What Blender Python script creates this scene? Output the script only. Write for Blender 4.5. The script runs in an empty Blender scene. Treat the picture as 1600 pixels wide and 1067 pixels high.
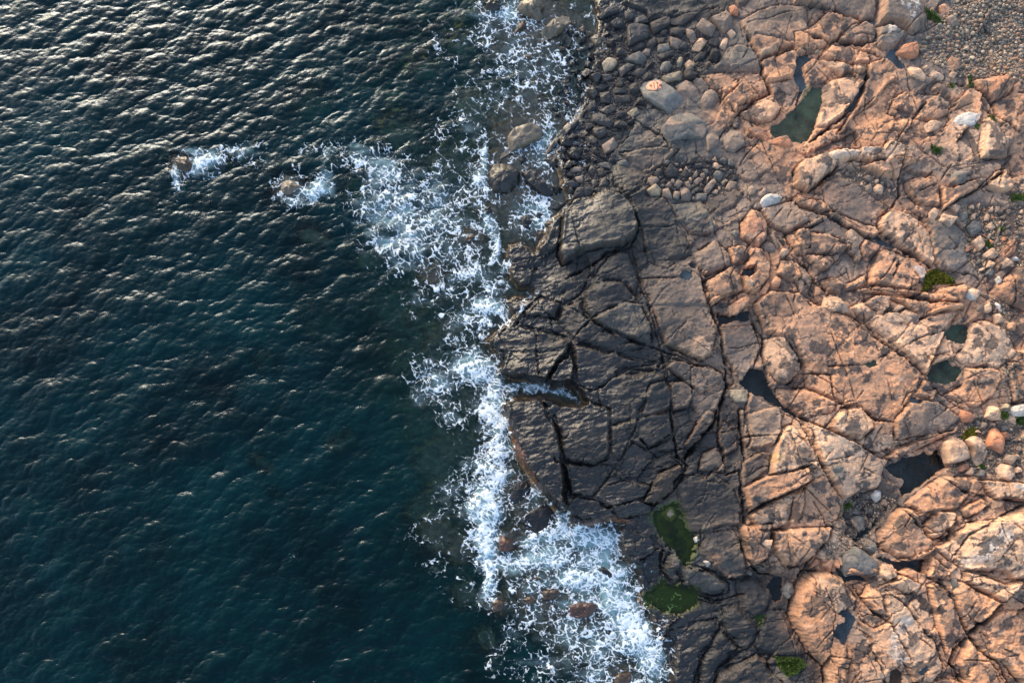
import bpy, math, random
import numpy as np
R_ = math.radians
scene = bpy.context.scene
# ------------------------------------------------------------------ camera
CAMH, TILT, FPX = 50.0, R_(15.0), 1067.0
cd_ = bpy.data.cameras.new('camera'); cam = bpy.data.objects.new('camera', cd_)
scene.collection.objects.link(cam)
cam.location = (0, 0, CAMH); cam.rotation_euler = (TILT, 0, 0)
cd_.sensor_width = 36.0; cd_.lens = 36.0 * FPX / 1600.0; cd_.clip_end = 3000.0; cd_.clip_start = 0.5
scene.camera = cam
# ------------------------------------------------------------------ sky and sun
SUN_EL, SUN_AZ = R_(17.0), R_(-30.0)      # azimuth from +Y (up the picture), clockwise positive
world = bpy.data.worlds.new('World'); scene.world = world; world.use_nodes = True
wn = world.node_tree.nodes; wl = world.node_tree.links
wn.clear()
sky = wn.new('ShaderNodeTexSky'); sky.sky_type = 'NISHITA'; sky.sun_disc = False
sky.sun_elevation = SUN_EL; sky.sun_rotation = SUN_AZ
sky.air_density = 1.0; sky.dust_density = 2.0; sky.ozone_density = 1.0
bgn = wn.new('ShaderNodeBackground'); bgn.inputs['Strength'].default_value = 0.15
won = wn.new('ShaderNodeOutputWorld')
wl.new(sky.outputs[0], bgn.inputs['Color']); wl.new(bgn.outputs[0], won.inputs['Surface'])
sl = bpy.data.lights.new('sun', 'SUN'); sl.energy = 0.5; sl.angle = R_(20.0); sl.color = (1.0, 0.97, 0.93)
so = bpy.data.objects.new('sun', sl); scene.collection.objects.link(so)
_d = (math.sin(SUN_AZ) * math.cos(SUN_EL), math.cos(SUN_AZ) * math.cos(SUN_EL), math.sin(SUN_EL))
so.rotation_euler = (math.pi / 2 - SUN_EL, 0, 0)
from mathutils import Vector
so.rotation_euler = Vector(_d).to_track_quat('Z', 'Y').to_euler()
scene.view_settings.view_transform = 'Standard'; scene.view_settings.look = 'None'
scene.view_settings.exposure = 1.55; scene.view_settings.gamma = 1.0
scene.render.engine = 'CYCLES'

rng = np.random.default_rng(7); random.seed(7)
# ------------------------------------------------------------------ helpers: noise
_P = np.random.default_rng(11)
_GA = _P.uniform(0, 2 * np.pi, (256, 256)).astype(np.float32)
_GX, _GY = np.cos(_GA), np.sin(_GA)
_J1 = _P.random((256, 256)).astype(np.float32); _J2 = _P.random((256, 256)).astype(np.float32)
def perlin(x, y, seed=0):
    x = x + seed * 17.31; y = y + seed * 9.73
    xi = np.floor(x).astype(np.int32); yi = np.floor(y).astype(np.int32)
    fx = (x - xi).astype(np.float32); fy = (y - yi).astype(np.float32)
    u = fx * fx * fx * (fx * (fx * 6 - 15) + 10); v = fy * fy * fy * (fy * (fy * 6 - 15) + 10)
    def g(a, b, dx, dy):
        i, j = (xi + a) & 255, (yi + b) & 255
        return _GX[i, j] * dx + _GY[i, j] * dy
    n00 = g(0, 0, fx, fy); n10 = g(1, 0, fx - 1, fy); n01 = g(0, 1, fx, fy - 1); n11 = g(1, 1, fx - 1, fy - 1)
    return (n00 + u * (n10 - n00) + v * (n01 - n00 + u * (n00 - n10 - n01 + n11))) * 1.5
def fbm(x, y, seed=0, o=4, g=0.5):
    s = 0.0; a = 1.0; t = 0.0
    for k in range(o):
        s = s + a * perlin(x * 2 ** k, y * 2 ** k, seed + k * 3); t += a; a *= g
    return s / t * 1.4
def voro(x, y, seed=0, jit=0.9):
    x = x + seed * 13.7; y = y + seed * 5.3
    xi = np.floor(x).astype(np.int32); yi = np.floor(y).astype(np.int32)
    f1 = np.full(x.shape, 9.0, np.float32); f2 = f1.copy(); cid = np.zeros(x.shape, np.int32)
    for a in (-1, 0, 1):
        for b in (-1, 0, 1):
            i, j = (xi + a) & 255, (yi + b) & 255
            dx = xi + a + 0.5 + (_J1[i, j] - 0.5) * jit - x; dy = yi + b + 0.5 + (_J2[i, j] - 0.5) * jit - y
            d = np.sqrt(dx * dx + dy * dy).astype(np.float32)
            near = d < f1
            f2 = np.where(near, f1, np.minimum(f2, d)); cid = np.where(near, i * 256 + j, cid); f1 = np.where(near, d, f1)
    return f1, f2, cid
_RC = np.random.default_rng(5).random((65536, 4)).astype(np.float32)
def sst(a, b, x):
    t = np.clip((x - a) / (b - a), 0, 1); return t * t * (3 - 2 * t)
def lerp(a, b, t): return a + (b - a) * t
# ------------------------------------------------------------------ helpers: camera rays onto heights
_c, _s = math.cos(TILT), math.sin(TILT)
def W(u, v, z):
    """where the picture point (u, v) of the photograph stands in the place, at height z"""
    dx = (np.asarray(u, float) - 800.0) / FPX; dy = (533.5 - np.asarray(v, float)) / FPX
    wy = dy * _c + _s; wz = dy * _s - _c
    t = (np.asarray(z, float) - CAMH) / wz
    return dx * t, wy * t, np.asarray(z, float) + 0.0 * dx * wy
TO = {'A': (880, 0), 'B': (1240, 0), 'C': (880, 240), 'D': (1240, 240), 'E': (760, 440), 'F': (1080, 440), 'G': (1240, 440),
      'H': (760, 640), 'J': (1240, 640), 'K': (700, 827), 'L': (960, 827), 'M': (1240, 827), 'Q': (560, 160), 'S': (560, 360), 'T': (560, 560),
      'X': (0, 0, 1.0), 'I': (1000, 640, 5.3333), 'N': (700, 0, 6.6667), 'U': (1120, 60, 8.8889), 'V': (1480, 560, 5.3333), 'Y': (1480, 280, 5.3333),
      'O': (240, 160)}
def pts(tile, s):
    t = TO[tile]; k = t[2] if len(t) > 2 else 4.44444
    return np.array([[t[0] + float(p.split(',')[0]) / k, t[1] + float(p.split(',')[1]) / k] for p in s.split()])
def srgb(r, g, b):
    f = lambda c: (c / 255 / 12.92) if c / 255 <= 0.04045 else ((c / 255 + 0.055) / 1.055) ** 2.4
    return np.array([f(r), f(g), f(b)])
TONE = {'O': srgb(195, 141, 105), 'o': srgb(204, 163, 131), 'R': srgb(186, 124, 90), 'P': srgb(134, 113, 98), 'G': srgb(110, 103, 95),
        'D': srgb(62, 56, 53), 'B': srgb(38, 36, 37), 'L': srgb(122, 115, 106), 'W': srgb(204, 190, 176), 'Y': srgb(178, 145, 100), 'N': srgb(98, 76, 58), 'S': srgb(70, 76, 82),
        'K': srgb(34, 32, 33), 'r': srgb(112, 78, 64), 'T': srgb(150, 132, 108), 'M': srgb(112, 120, 46)}
def poly_sd(P, X, Y):
    """signed distance to polygon, positive inside"""
    d2 = np.full(X.shape, 1e12); ins = np.zeros(X.shape, bool); n = len(P)
    for i in range(n):
        ax, ay = P[i]; bx, by = P[(i + 1) % n]; ex, ey = bx - ax, by - ay
        wx, wy = X - ax, Y - ay
        t = np.clip((wx * ex + wy * ey) / (ex * ex + ey * ey + 1e-9), 0, 1)
        d2 = np.minimum(d2, (wx - ex * t) ** 2 + (wy - ey * t) ** 2)
        if ey != 0:
            c = ((ay <= Y) & (by > Y)) | ((by <= Y) & (ay > Y))
            ins ^= c & (X < ax + (Y - ay) * ex / ey)
    d = np.sqrt(d2); return np.where(ins, d, -d)
def line_d(P, X, Y):
    d2 = np.full(X.shape, 1e12); tt = np.zeros(X.shape); n = len(P) - 1
    for i in range(n):
        ax, ay = P[i]; bx, by = P[i + 1]; ex, ey = bx - ax, by - ay
        wx, wy = X - ax, Y - ay
        t = np.clip((wx * ex + wy * ey) / (ex * ex + ey * ey + 1e-9), 0, 1)
        d = (wx - ex * t) ** 2 + (wy - ey * t) ** 2
        m = d < d2; d2 = np.where(m, d, d2); tt = np.where(m, (i + t) / n, tt)
    return np.sqrt(d2), tt
# ------------------------------------------------------------------ helpers: objects
def tag(o, label=None, cat=None, group=None, kind=None):
    if label: o['label'] = label
    if cat: o['category'] = cat
    if group: o['group'] = group
    if kind: o['kind'] = kind
    return o
def mesh_obj(name, co, faces, mat, attrs=None, smooth=True, parent=None, mesh_only=False):
    """co (n,3); faces (m,k) int array"""
    co = np.ascontiguousarray(co, np.float32); faces = np.ascontiguousarray(faces, np.int32)
    me = bpy.data.meshes.new(name); k = faces.shape[1]; m = len(faces)
    me.vertices.add(len(co)); me.vertices.foreach_set('co', co.ravel())
    me.loops.add(m * k); me.loops.foreach_set('vertex_index', faces.ravel())
    me.polygons.add(m); me.polygons.foreach_set('loop_start', np.arange(0, m * k, k, dtype=np.int32))
    me.polygons.foreach_set('use_smooth', np.full(m, smooth))
    me.update(calc_edges=True)
    for an, av in (attrs or {}).items():
        av = np.asarray(av, np.float32)
        if av.ndim == 1:
            a = me.attributes.new(an, 'FLOAT', 'POINT'); a.data.foreach_set('value', av)
        else:
            a = me.attributes.new(an, 'FLOAT_COLOR', 'POINT')
            a.data.foreach_set('color', np.concatenate([av[:, :3], np.ones((len(av), 1), np.float32) if av.shape[1] == 3 else av[:, 3:]], 1).astype(np.float32).ravel())
    me.materials.append(mat)
    if mesh_only: return me
    o = bpy.data.objects.new(name, me); scene.collection.objects.link(o)
    if parent: o.parent = parent
    return o
def grid_faces(nv, nu, mask=None):
    i = (np.arange(nv - 1)[:, None] * nu + np.arange(nu - 1)[None, :])
    if mask is not None: i = i[mask]
    i = i.ravel()
    return np.stack([i, i + nu, i + nu + 1, i + 1], 1)
def compact(co, faces, attrs):
    used = np.zeros(len(co), bool); used[faces.ravel()] = True
    idx = np.cumsum(used) - 1
    return co[used], idx[faces], {k: v[used] for k, v in attrs.items()}
def axis(lo, a, b, hi, step, grow=1.12, smax=60):
    mid = np.arange(a, b, step); L, s, x = [], step, a
    while x > lo: s = min(s * grow, smax); x -= s; L.append(x)
    Rr, s, x = [], step, mid[-1]
    while x < hi: s = min(s * grow, smax); x += s; Rr.append(x)
    return np.array(L[::-1] + list(mid) + Rr)
def sample(F, us, vs, u, v):
    u = np.asarray(u, float); v = np.asarray(v, float)
    i = np.clip(np.searchsorted(us, u) - 1, 0, len(us) - 2); j = np.clip(np.searchsorted(vs, v) - 1, 0, len(vs) - 2)
    a = np.clip((u - us[i]) / (us[i + 1] - us[i]), 0, 1); b = np.clip((v - vs[j]) / (vs[j + 1] - vs[j]), 0, 1)
    if F.ndim == 3: a = a[..., None]; b = b[..., None]
    return (F[j, i] * (1 - a) + F[j, i + 1] * a) * (1 - b) + (F[j + 1, i] * (1 - a) + F[j + 1, i + 1] * a) * b
# ------------------------------------------------------------------ traced layout
COAST = pts('X', '935,-700 933,-60 928,0 940,30 935,60 925,100 915,140 905,170 882,200 866,235 872,262 880,290 888,312 876,330 860,345 848,372 836,392 812,378 795,382 790,400 796,412 798,437 812,449 832,450 828,462 806,462 790,470 797,482 803,490 796,500 785,508 758,531 769,547 783,571 776,585 803,592 839,596 866,604 894,601 906,612 915,628 904,632 880,630 850,620 805,622 783,630 789,650 798,672 807,713 830,747 850,774 866,792 873,798 878,790 884,796 895,824 904,828 930,820 962,812 972,818 966,842 971,867 998,897 1003,935 1016,962 1025,1000 1043,1029 1048,1067 1056,1400 1056,2200 6000,2200 6000,-900 935,-900')
GRID_TONE = """DDDDDDDDDDPPPPPPPPGGGG
DDDDDDGGPGPOOOOGGPPPPP
DDDDDDGGGPPOOOOOPPPPPP
DDDDDDGGGOOOOOOOPPoOOO
DDDDDGGPPOOOOOOOOPOOOO
DDDDDGPGGPOOOOOOOOooPO
DDDDDGPGPPPOOoooPPPoOO
DDDDDDPGPPPPOOPPPOPPoo
DDDDDDDGPPPPPPPOOPPPPP
DDDDDDDDPPPOPPPPOPPPOO
DDDDDDDDPPOOOPPOOOPPPO
BDDDDDDDPOOPPOPOOOOPRO
BBDDDDDDPOPPPOOPOROOOP
BBBDDDDDoPPPPOOoOOoooO
BBBDDDDDPPPOOOOOOOPoOO
BBBDDDDDPPPPOOOOOPOOPP
BBBDDDDDDDPooooOOPPPoO
BBBDDDDDDDPooooooOPOOo
BBBBDDDDDDPPoooPPPOoOo
BBBBDDDPDDPOooPDPOOOoo
BBBBDDDPPPPoooPPOOOooo
BBBBDDDGGPPoooPPOOoooo
BBBBDDBDGGDPPOOoOOoooo
BBBBBDDDDDDDOOOoooOOOO
BBBBBDDDDGDDOOoooOOOOO
BBBBBDDDDDDDBOOooOOOOO
BBBBBDDDDDDBGOOooOOOOO""".split()
# height of the land above the sea, metres (u v h)
HPTS = np.array([float(x) for x in """930 20 .25 1000 20 .5 1100 40 .9 1200 60 1.4 1300 60 1.7 1400 60 2.0 1550 60 1.9 1600 20 2.0
920 120 .25 980 120 .45 1050 120 .7 1150 140 1.3 1250 140 1.4 1350 140 1.8 1500 150 2.1 1600 150 2.3
890 220 .3 950 230 .6 1030 230 .9 1100 230 1.1 1200 250 1.5 1300 240 1.9 1400 230 2.2 1550 230 2.6
890 340 .5 960 340 1.3 1050 330 1.2 1120 280 1.0 1180 350 1.5 1280 330 1.8 1400 340 2.0 1520 350 2.0 1590 350 2.4
840 420 .5 900 440 .9 980 450 1.2 1060 430 1.5 1150 430 1.8 1250 420 1.9 1350 420 2.1 1470 420 2.2 1580 430 2.4
790 540 .5 840 560 .9 940 540 1.3 1040 520 1.5 1110 520 1.5 1160 520 1.0 1250 540 2.0 1350 540 2.2 1450 540 2.3 1580 540 2.5
830 660 1.1 900 680 1.6 1000 660 1.6 1080 640 1.3 1150 640 1.1 1220 640 1.5 1330 640 2.0 1450 640 2.2 1570 640 2.3
880 780 1.2 960 770 1.3 1040 740 1.2 1100 740 1.2 1170 760 1.6 1250 740 2.1 1330 740 1.8 1420 740 1.5 1500 760 2.2 1590 760 2.5
1000 850 .6 1050 830 .5 1110 810 1.1 1180 850 1.4 1260 840 1.7 1340 820 1.1 1440 830 2.2 1560 850 2.7
1030 930 .3 1100 920 .7 1170 920 .8 1230 930 1.0 1300 930 2.0 1400 930 2.4 1560 940 2.8
1060 1040 .3 1120 1030 .7 1200 1020 .9 1270 1050 1.4 1330 1040 2.3 1450 1040 2.5 1600 1040 2.8""".split()]).reshape(-1, 3)
# slabs of the bedrock: tile tone rise bevel groove | outline
SLABS = """A D .35 6 .25|390,20 540,0 900,0 1000,40 960,75 850,110 740,120 600,150 580,90 480,60
A P .5 10 .3|1230,150 1350,80 1500,30 1700,30 1700,340 1500,335 1360,420 1290,300 1250,250
A G .5 16 .3|920,500 960,420 1050,350 1200,320 1310,340 1360,430 1380,520 1300,500 1200,500 1090,500 960,520
A O .2 6 .25|970,530 1080,500 1200,560 1210,600 1150,660 1090,650 1030,600
U O .5 5 .35|590,360 700,290 960,215 1080,210 1130,380 1060,480 1050,560 930,590 720,640 640,530
U o .3 4 .25|540,240 780,140 900,170 640,280 590,320
U P .1 5 .15|720,660 1000,580 1140,640 1210,620 1290,720 1250,840 1000,960 860,900 780,770
U O .5 6 .3|60,880 210,760 320,640 420,700 500,860 290,940 260,1060 180,1010
U o .6 6 .35|320,1060 580,870 780,790 880,1000 760,1150 560,1180
U O .3 4 .3|430,80 520,0 900,60 1140,100 940,150 780,130 560,230 480,200
B P .5 7 .35|0,-60 300,-80 600,-60 580,60 560,130 480,150 380,110 230,90 100,40 0,30
B O .4 6 .3|0,240 60,235 130,190 230,100 380,120 470,160 420,200 310,260 250,320 140,350 100,385 0,370
B P .45 6 .3|310,270 400,190 500,150 560,180 575,290 480,300 330,295
B P 1.0 26 .3|570,180 590,0 640,-60 820,-60 890,30 930,140 900,190 830,250 780,240 730,190 640,178
B G .7 16 .3|565,300 580,185 690,178 780,240 750,300 650,360 580,330
B O .35 6 .3|190,400 260,320 400,330 520,390 520,440 370,450 260,420
B O .35 6 .3|60,450 100,420 150,400 260,490 220,570 150,605 80,580
B o .4 5 .3|145,405 370,450 500,500 470,520 370,500 340,530 260,490
B o .4 8 .3|200,600 300,540 400,540 490,590 440,700 340,800 230,880 160,880 190,740
B O .3 7 .3|510,450 640,410 700,470 720,560 640,600 560,720 420,800 350,920 300,940 390,800 480,640 500,560
B O .25 7 .25|700,680 780,640 930,690 850,780 700,760 650,720
B O .3 7 .25|850,820 930,690 1010,650 1100,700 1090,790 1000,830
B R .6 10 .4|1240,560 1480,520 1530,580 1510,640 1380,700 1300,640
B O .3 6 .3|960,610 1000,570 1060,580 1100,660 1010,680
B O .25 8 .2|650,870 820,800 850,860 760,920 660,915
B o .3 6 .3|1300,1000 1320,820 1390,800 1500,960 1480,1100 1300,1100
D o .9 9 .5|0,120 60,60 160,20 300,-20 480,-30 600,-20 650,-80 760,-40 760,60 640,80 500,60 400,40 300,80 240,150 190,180 150,240 100,270 0,230
D O .6 8 .4|460,90 640,60 760,40 860,60 740,110 740,170 560,160
D P .15 8 .25|350,180 430,170 480,260 600,330 660,380 580,430 575,520 480,500 330,430 200,410 140,300 220,200
D O .4 6 .35|0,300 100,320 180,330 250,400 200,420 100,380 0,340
D O .5 6 .4|200,420 320,430 570,520 580,560 540,600 380,520 240,460
D o .5 9 .5|580,500 660,380 840,450 940,560 1000,690 960,780 880,740 720,630 600,550
D G .35 9 .3|880,440 1100,480 1240,600 1280,700 1100,830 1000,800 960,700 940,560
D O .45 9 .4|770,200 850,165 960,170 1000,250 1000,380 860,360 800,300
D O .5 8 .4|1000,240 1090,250 1240,190 1280,240 1120,330 1020,410
D P .3 9 .3|0,420 60,390 190,440 180,490 90,530 0,510
D O .55 16 .4|0,520 90,560 240,570 400,640 380,670 260,700 120,710 0,690
D R .3 6 .3|460,650 500,600 610,640 560,700 515,750 480,720
D O .4 8 .35|600,650 700,680 860,760 930,820 900,880 770,950 620,920 520,910 530,820 570,730
D O .4 8 .35|90,700 270,710 280,760 210,820 110,760
D O .35 8 .3|190,880 280,850 350,890 330,980 240,960
D O .35 8 .3|350,950 380,900 500,840 510,910 440,940
D o .5 8 .4|960,940 1180,910 1190,960 1150,1060 1000,1010
D O .5 12 .35|1360,960 1460,870 1600,740 1700,700 1700,1120 1500,1040
D R .3 9 .3|1500,360 1550,430 1570,640 1480,760 1420,820 1400,740 1480,560
D o .7 9 .4|1310,240 1400,130 1480,100 1500,270 1400,280
D P .35 9 .3|0,740 60,780 140,880 100,960 50,1020 0,1000
C G .9 14 .5|60,340 200,270 300,250 420,300 480,370 520,500 500,570 420,640 240,660 110,700 0,770 -40,700 -20,560 0,400
C D .3 9 .3|450,300 570,240 720,320 790,440 800,500 540,530 470,370
C D .3 8 .3|345,80 380,50 450,90 590,150 560,220 440,300 360,220
C P .3 8 .3|400,0 600,-40 800,-20 720,60 590,140 480,80
C G .3 9 .3|740,350 880,330 970,340 1040,440 1070,500 1040,560 880,560 790,440
C D .3 8 .3|1000,290 1050,250 1180,230 1250,270 1200,360 1060,430 980,340
C D .25 9 .3|540,520 800,500 850,560 900,700 720,800 600,750 560,640
C P .2 9 .25|520,840 600,760 780,740 910,720 960,900 1000,1060 600,1060 560,960
C D .6 12 .4|240,750 380,680 450,680 530,880 500,980 400,900 300,880 190,940
C P .3 8 .4|910,690 1060,600 1170,700 1160,780 980,850 920,760
C O .7 8 .5|970,900 1170,780 1230,850 1260,950 1090,1010 1020,1070 990,1000
C R .7 12 .4|1230,480 1310,390 1380,410 1420,500 1410,600 1350,660 1240,590
C O .5 8 .4|1150,650 1260,640 1300,700 1260,760 1170,760
C O .7 9 .4|1230,830 1280,740 1300,660 1370,660 1440,760 1430,860 1330,980 1250,960
C P .5 8 .4|1370,390 1600,320 1700,480 1550,560 1430,500
C O .5 12 .4|1540,560 1700,520 1700,660 1600,680
C O .4 8 .3|1480,830 1520,740 1600,740 1650,860 1600,900
C O .5 8 .3|-4000,-4000 -4000,-4001 -4001,-4000
E D .6 12 .5|270,200 380,100 520,150 480,260 340,240 270,250
E D .5 16 .4|670,60 800,-20 960,0 1040,110 1020,200 960,330 900,360 730,260 680,200
E G .4 14 .4|730,260 960,140 1080,160 1140,320 1150,410 1130,430 950,390 850,350
E D .5 12 .4|520,170 660,120 680,240 860,350 1100,450 900,500 600,400 500,270
E D .8 14 .5|30,450 160,290 320,340 480,370 580,430 570,480 510,560 410,700 360,690 150,660 80,640 140,500
E D .8 12 .4|420,700 490,580 590,490 610,590 600,680 560,740
E D .4 18 .4|590,420 800,470 1040,530 1200,560 960,600 880,660 800,720 640,740 600,560
E D .5 18 .4|780,740 900,660 1100,620 1240,640 1220,720 1060,880 1060,1010 860,1060 800,900
E P .35 10 .4|1080,-20 1480,-20 1530,160 1600,330 1560,500 1480,550 1250,440 1180,260
E D .5 9 .5|1080,920 1130,720 1240,690 1300,800 1280,880 1110,940
E P .5 8 .5|1270,700 1400,690 1440,780 1400,870 1290,900
E P .5 9 .5|1250,600 1300,540 1480,590 1640,640 1600,720 1480,780 1380,700
H D 1.0 18 .5|125,-60 210,-80 340,-100 480,60 510,200 530,340 550,500 550,700 440,640 340,510 250,400 215,310 190,180
H D .5 16 .5|420,0 520,-80 700,-60 860,0 860,300 740,390 530,350 510,180
H D .4 12 .4|860,120 1050,60 1060,150 960,300 920,350 860,300
H D .35 14 .4|540,370 740,390 900,380 740,600 580,590 550,440
H D .4 12 .4|750,600 890,410 1000,490 1150,530 1150,720 930,760 850,670
H D .3 10 .4|1060,60 1270,20 1310,180 1110,280 990,210
H N .6 8 .6|1080,640 1200,440 1330,380 1370,430 1300,500 1300,560 1160,660
I P .3 8 .3|490,500 530,360 640,310 700,420 700,520 560,520
I D .5 9 .4|300,600 480,520 620,560 760,640 840,830 830,960 670,960 520,1020 400,1030 330,780
I D .5 7 .4|640,200 700,100 810,250 810,320 690,390
I D .7 7 .5|370,300 480,100 560,0 640,60 600,130 450,330
I P .7 8 .5|890,40 1170,-40 1160,190 1100,300 890,340 910,240
I P .5 5 .4|820,0 860,0 910,260 870,330
I D .4 8 .4|850,440 1000,350 1080,360 1070,500 940,600 850,640
I o .9 12 .5|1110,300 1170,160 1260,120 1330,230 1440,340 1480,500 1390,480 1170,540 1060,540 1090,400
I O .9 9 .5|860,650 960,590 1160,520 1390,480 1410,600 1200,700 1030,780 900,860
I o .7 9 .5|900,880 1040,780 1230,690 1360,690 1340,880 1290,940 1190,960 1080,1010 960,1000
I O .6 8 .4|820,1000 900,900 960,1000 1080,1010 1060,1100 860,1120
J o .6 12 .5|30,60 250,150 420,230 620,340 700,300 640,400 620,450 580,540 340,620 200,400 130,240
J O .5 12 .5|-20,620 60,520 200,460 330,620 300,760 180,920 50,1060 -30,1100 -60,900
J O .4 8 .4|640,330 700,280 850,220 960,150 1100,150 1160,80 1180,130 1030,200 800,300 700,350
J O .4 10 .4|770,650 900,540 1040,460 1240,470 1340,590 1200,600 1130,690 1100,700 960,700 880,720
J O .8 14 .5|570,850 720,680 790,680 870,760 900,850 960,900 960,970 850,1040 700,1020 590,940
J o .5 9 .5|900,800 1000,700 1110,710 1110,780 1020,890 960,900
J o .5 9 .5|1270,490 1560,500 1600,520 1600,640 1470,620 1400,630 1340,570
J o .8 16 .5|980,960 1100,860 1230,780 1400,760 1600,660 1900,560 1900,1180 1500,1180 1440,1120 1300,1120 1180,1120 1080,1050
J O .4 8 .4|1140,690 1300,610 1360,660 1180,760
F o .3 10 .35|510,400 640,380 760,560 770,620 660,710 590,690 500,560
F O .4 22 .4|590,740 800,740 1000,830 1000,900 840,930 760,920 660,860 600,800
F P .25 8 .4|200,330 420,300 480,470 440,560 400,660 340,650 260,590 230,500
F D .25 6 .4|400,150 480,180 500,340 490,400 460,380 410,230
F O .35 12 .4|540,60 740,80 900,170 1080,240 1380,470 1600,620 1540,780 1400,970 1280,960 1180,900 1000,830 800,740 790,560 700,400 500,360 430,160
F o .8 14 .5|940,1010 1040,880 1180,870 1260,960 1270,1010 1160,1100 1000,1060
F P .4 10 .4|400,770 620,880 620,1060 360,1080 380,860
F P .3 8 .4|0,600 120,580 210,640 250,720 160,900 100,1000 0,860
G o .35 10 .35|390,180 600,90 660,120 640,200 740,290 870,260 900,250 1120,210 1060,340 910,640 720,470 520,290
G O .6 8 .5|650,110 740,120 1150,160 1170,190 1030,210 880,260 740,150
G O .5 7 .4|420,70 560,30 940,80 1180,20 1190,60 1130,150 960,150 780,90 640,90
G P .5 7 .4|490,150 560,100 660,110 650,190 600,240
G o .3 14 .35|1220,290 1330,260 1480,330 1560,460 1530,520 1420,600 1200,590 1110,530 1200,440
G O .35 12 .35|1050,790 1180,720 1190,600 1420,610 1430,700 1380,800 1250,880 1170,850
G O .3 10 .35|1480,560 1560,560 1620,650 1620,820 1520,850 1500,720
G P .3 9 .35|700,960 820,830 1000,830 1160,950 1040,1040 700,1100
G O .3 9 .35|830,780 900,680 1000,760 960,830
V o .3 12 .3|500,700 640,640 700,640 700,1000 600,900
L D .5 12 .4|600,110 640,20 840,0 890,150 900,260 960,290 900,340 780,340 700,290 590,170
L G .6 22 .5|370,180 430,150 510,180 470,240 540,250 700,290 800,380 800,440 680,460 480,390 440,290 330,290
L D .5 22 .5|330,230 440,260 470,350 400,390 330,330
L D .5 16 .4|850,340 980,320 1080,420 1100,460 1060,560 960,620 880,540
L D .4 14 .4|760,540 840,520 960,640 1010,700 930,830 860,820 760,700
L D .35 12 .4|440,740 560,650 720,620 740,680 600,880 560,1100 380,1100 400,920
L D .35 12 .4|600,920 740,700 860,820 720,1000 680,1100 580,1100
L P .5 16 .4|680,1100 720,1000 840,940 980,860 1060,900 1060,960 1200,1100
L D .4 20 .4|1000,700 1060,560 1180,560 1230,700 1320,860 1100,880 950,840
L O 1.1 26 .5|1210,600 1240,420 1340,290 1500,290 1600,340 1620,1100 1480,1100 1460,960 1330,820 1240,680
L O .8 14 .5|860,-20 1080,-40 1080,100 1060,200 960,250 910,250 900,100
L O .8 16 .5|1090,0 1500,-20 1480,60 1360,200 1280,250 1180,250 1080,130
M o .5 10 .4|110,290 250,300 340,360 440,470 420,560 400,600 260,560 130,450
M O .4 7 .4|470,470 520,390 600,430 640,620 560,560
M o .35 7 .4|660,380 740,310 880,380 800,450
M o .3 9 .3|640,420 780,460 900,640 1040,920 1030,980 960,1060 840,1060 800,980 640,640
M O .3 9 .3|430,620 560,690 660,640 720,760 820,900 760,990 640,960 560,800
M O .4 10 .4|920,380 1000,360 1120,480 1130,560 1210,720 1120,800 1080,900 980,640
M o .6 12 .5|1170,290 1240,290 1470,380 1600,340 1600,0 1900,0 1900,360 1560,400 1430,500 1300,420 1190,360
M O .4 10 .5|1100,350 1190,370 1420,510 1340,600 1220,720 1140,600
M O .5 12 .5|1230,740 1330,640 1440,560 1600,560 1900,500 1900,1100 1600,1100 1430,900 1320,890
M O .4 12 .4|1130,930 1220,760 1330,880 1500,1100 1230,1100
M O .4 7 .4|230,870 400,900 360,960 280,940
M R .5 10 .4|340,180 430,110 600,280 560,340 370,320
M G .5 8 .4|440,90 500,50 590,120 600,190 560,200
M O .4 9 .3|940,170 1000,230 1060,270 1100,350 1000,340 920,330""".split('\n')
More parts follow.
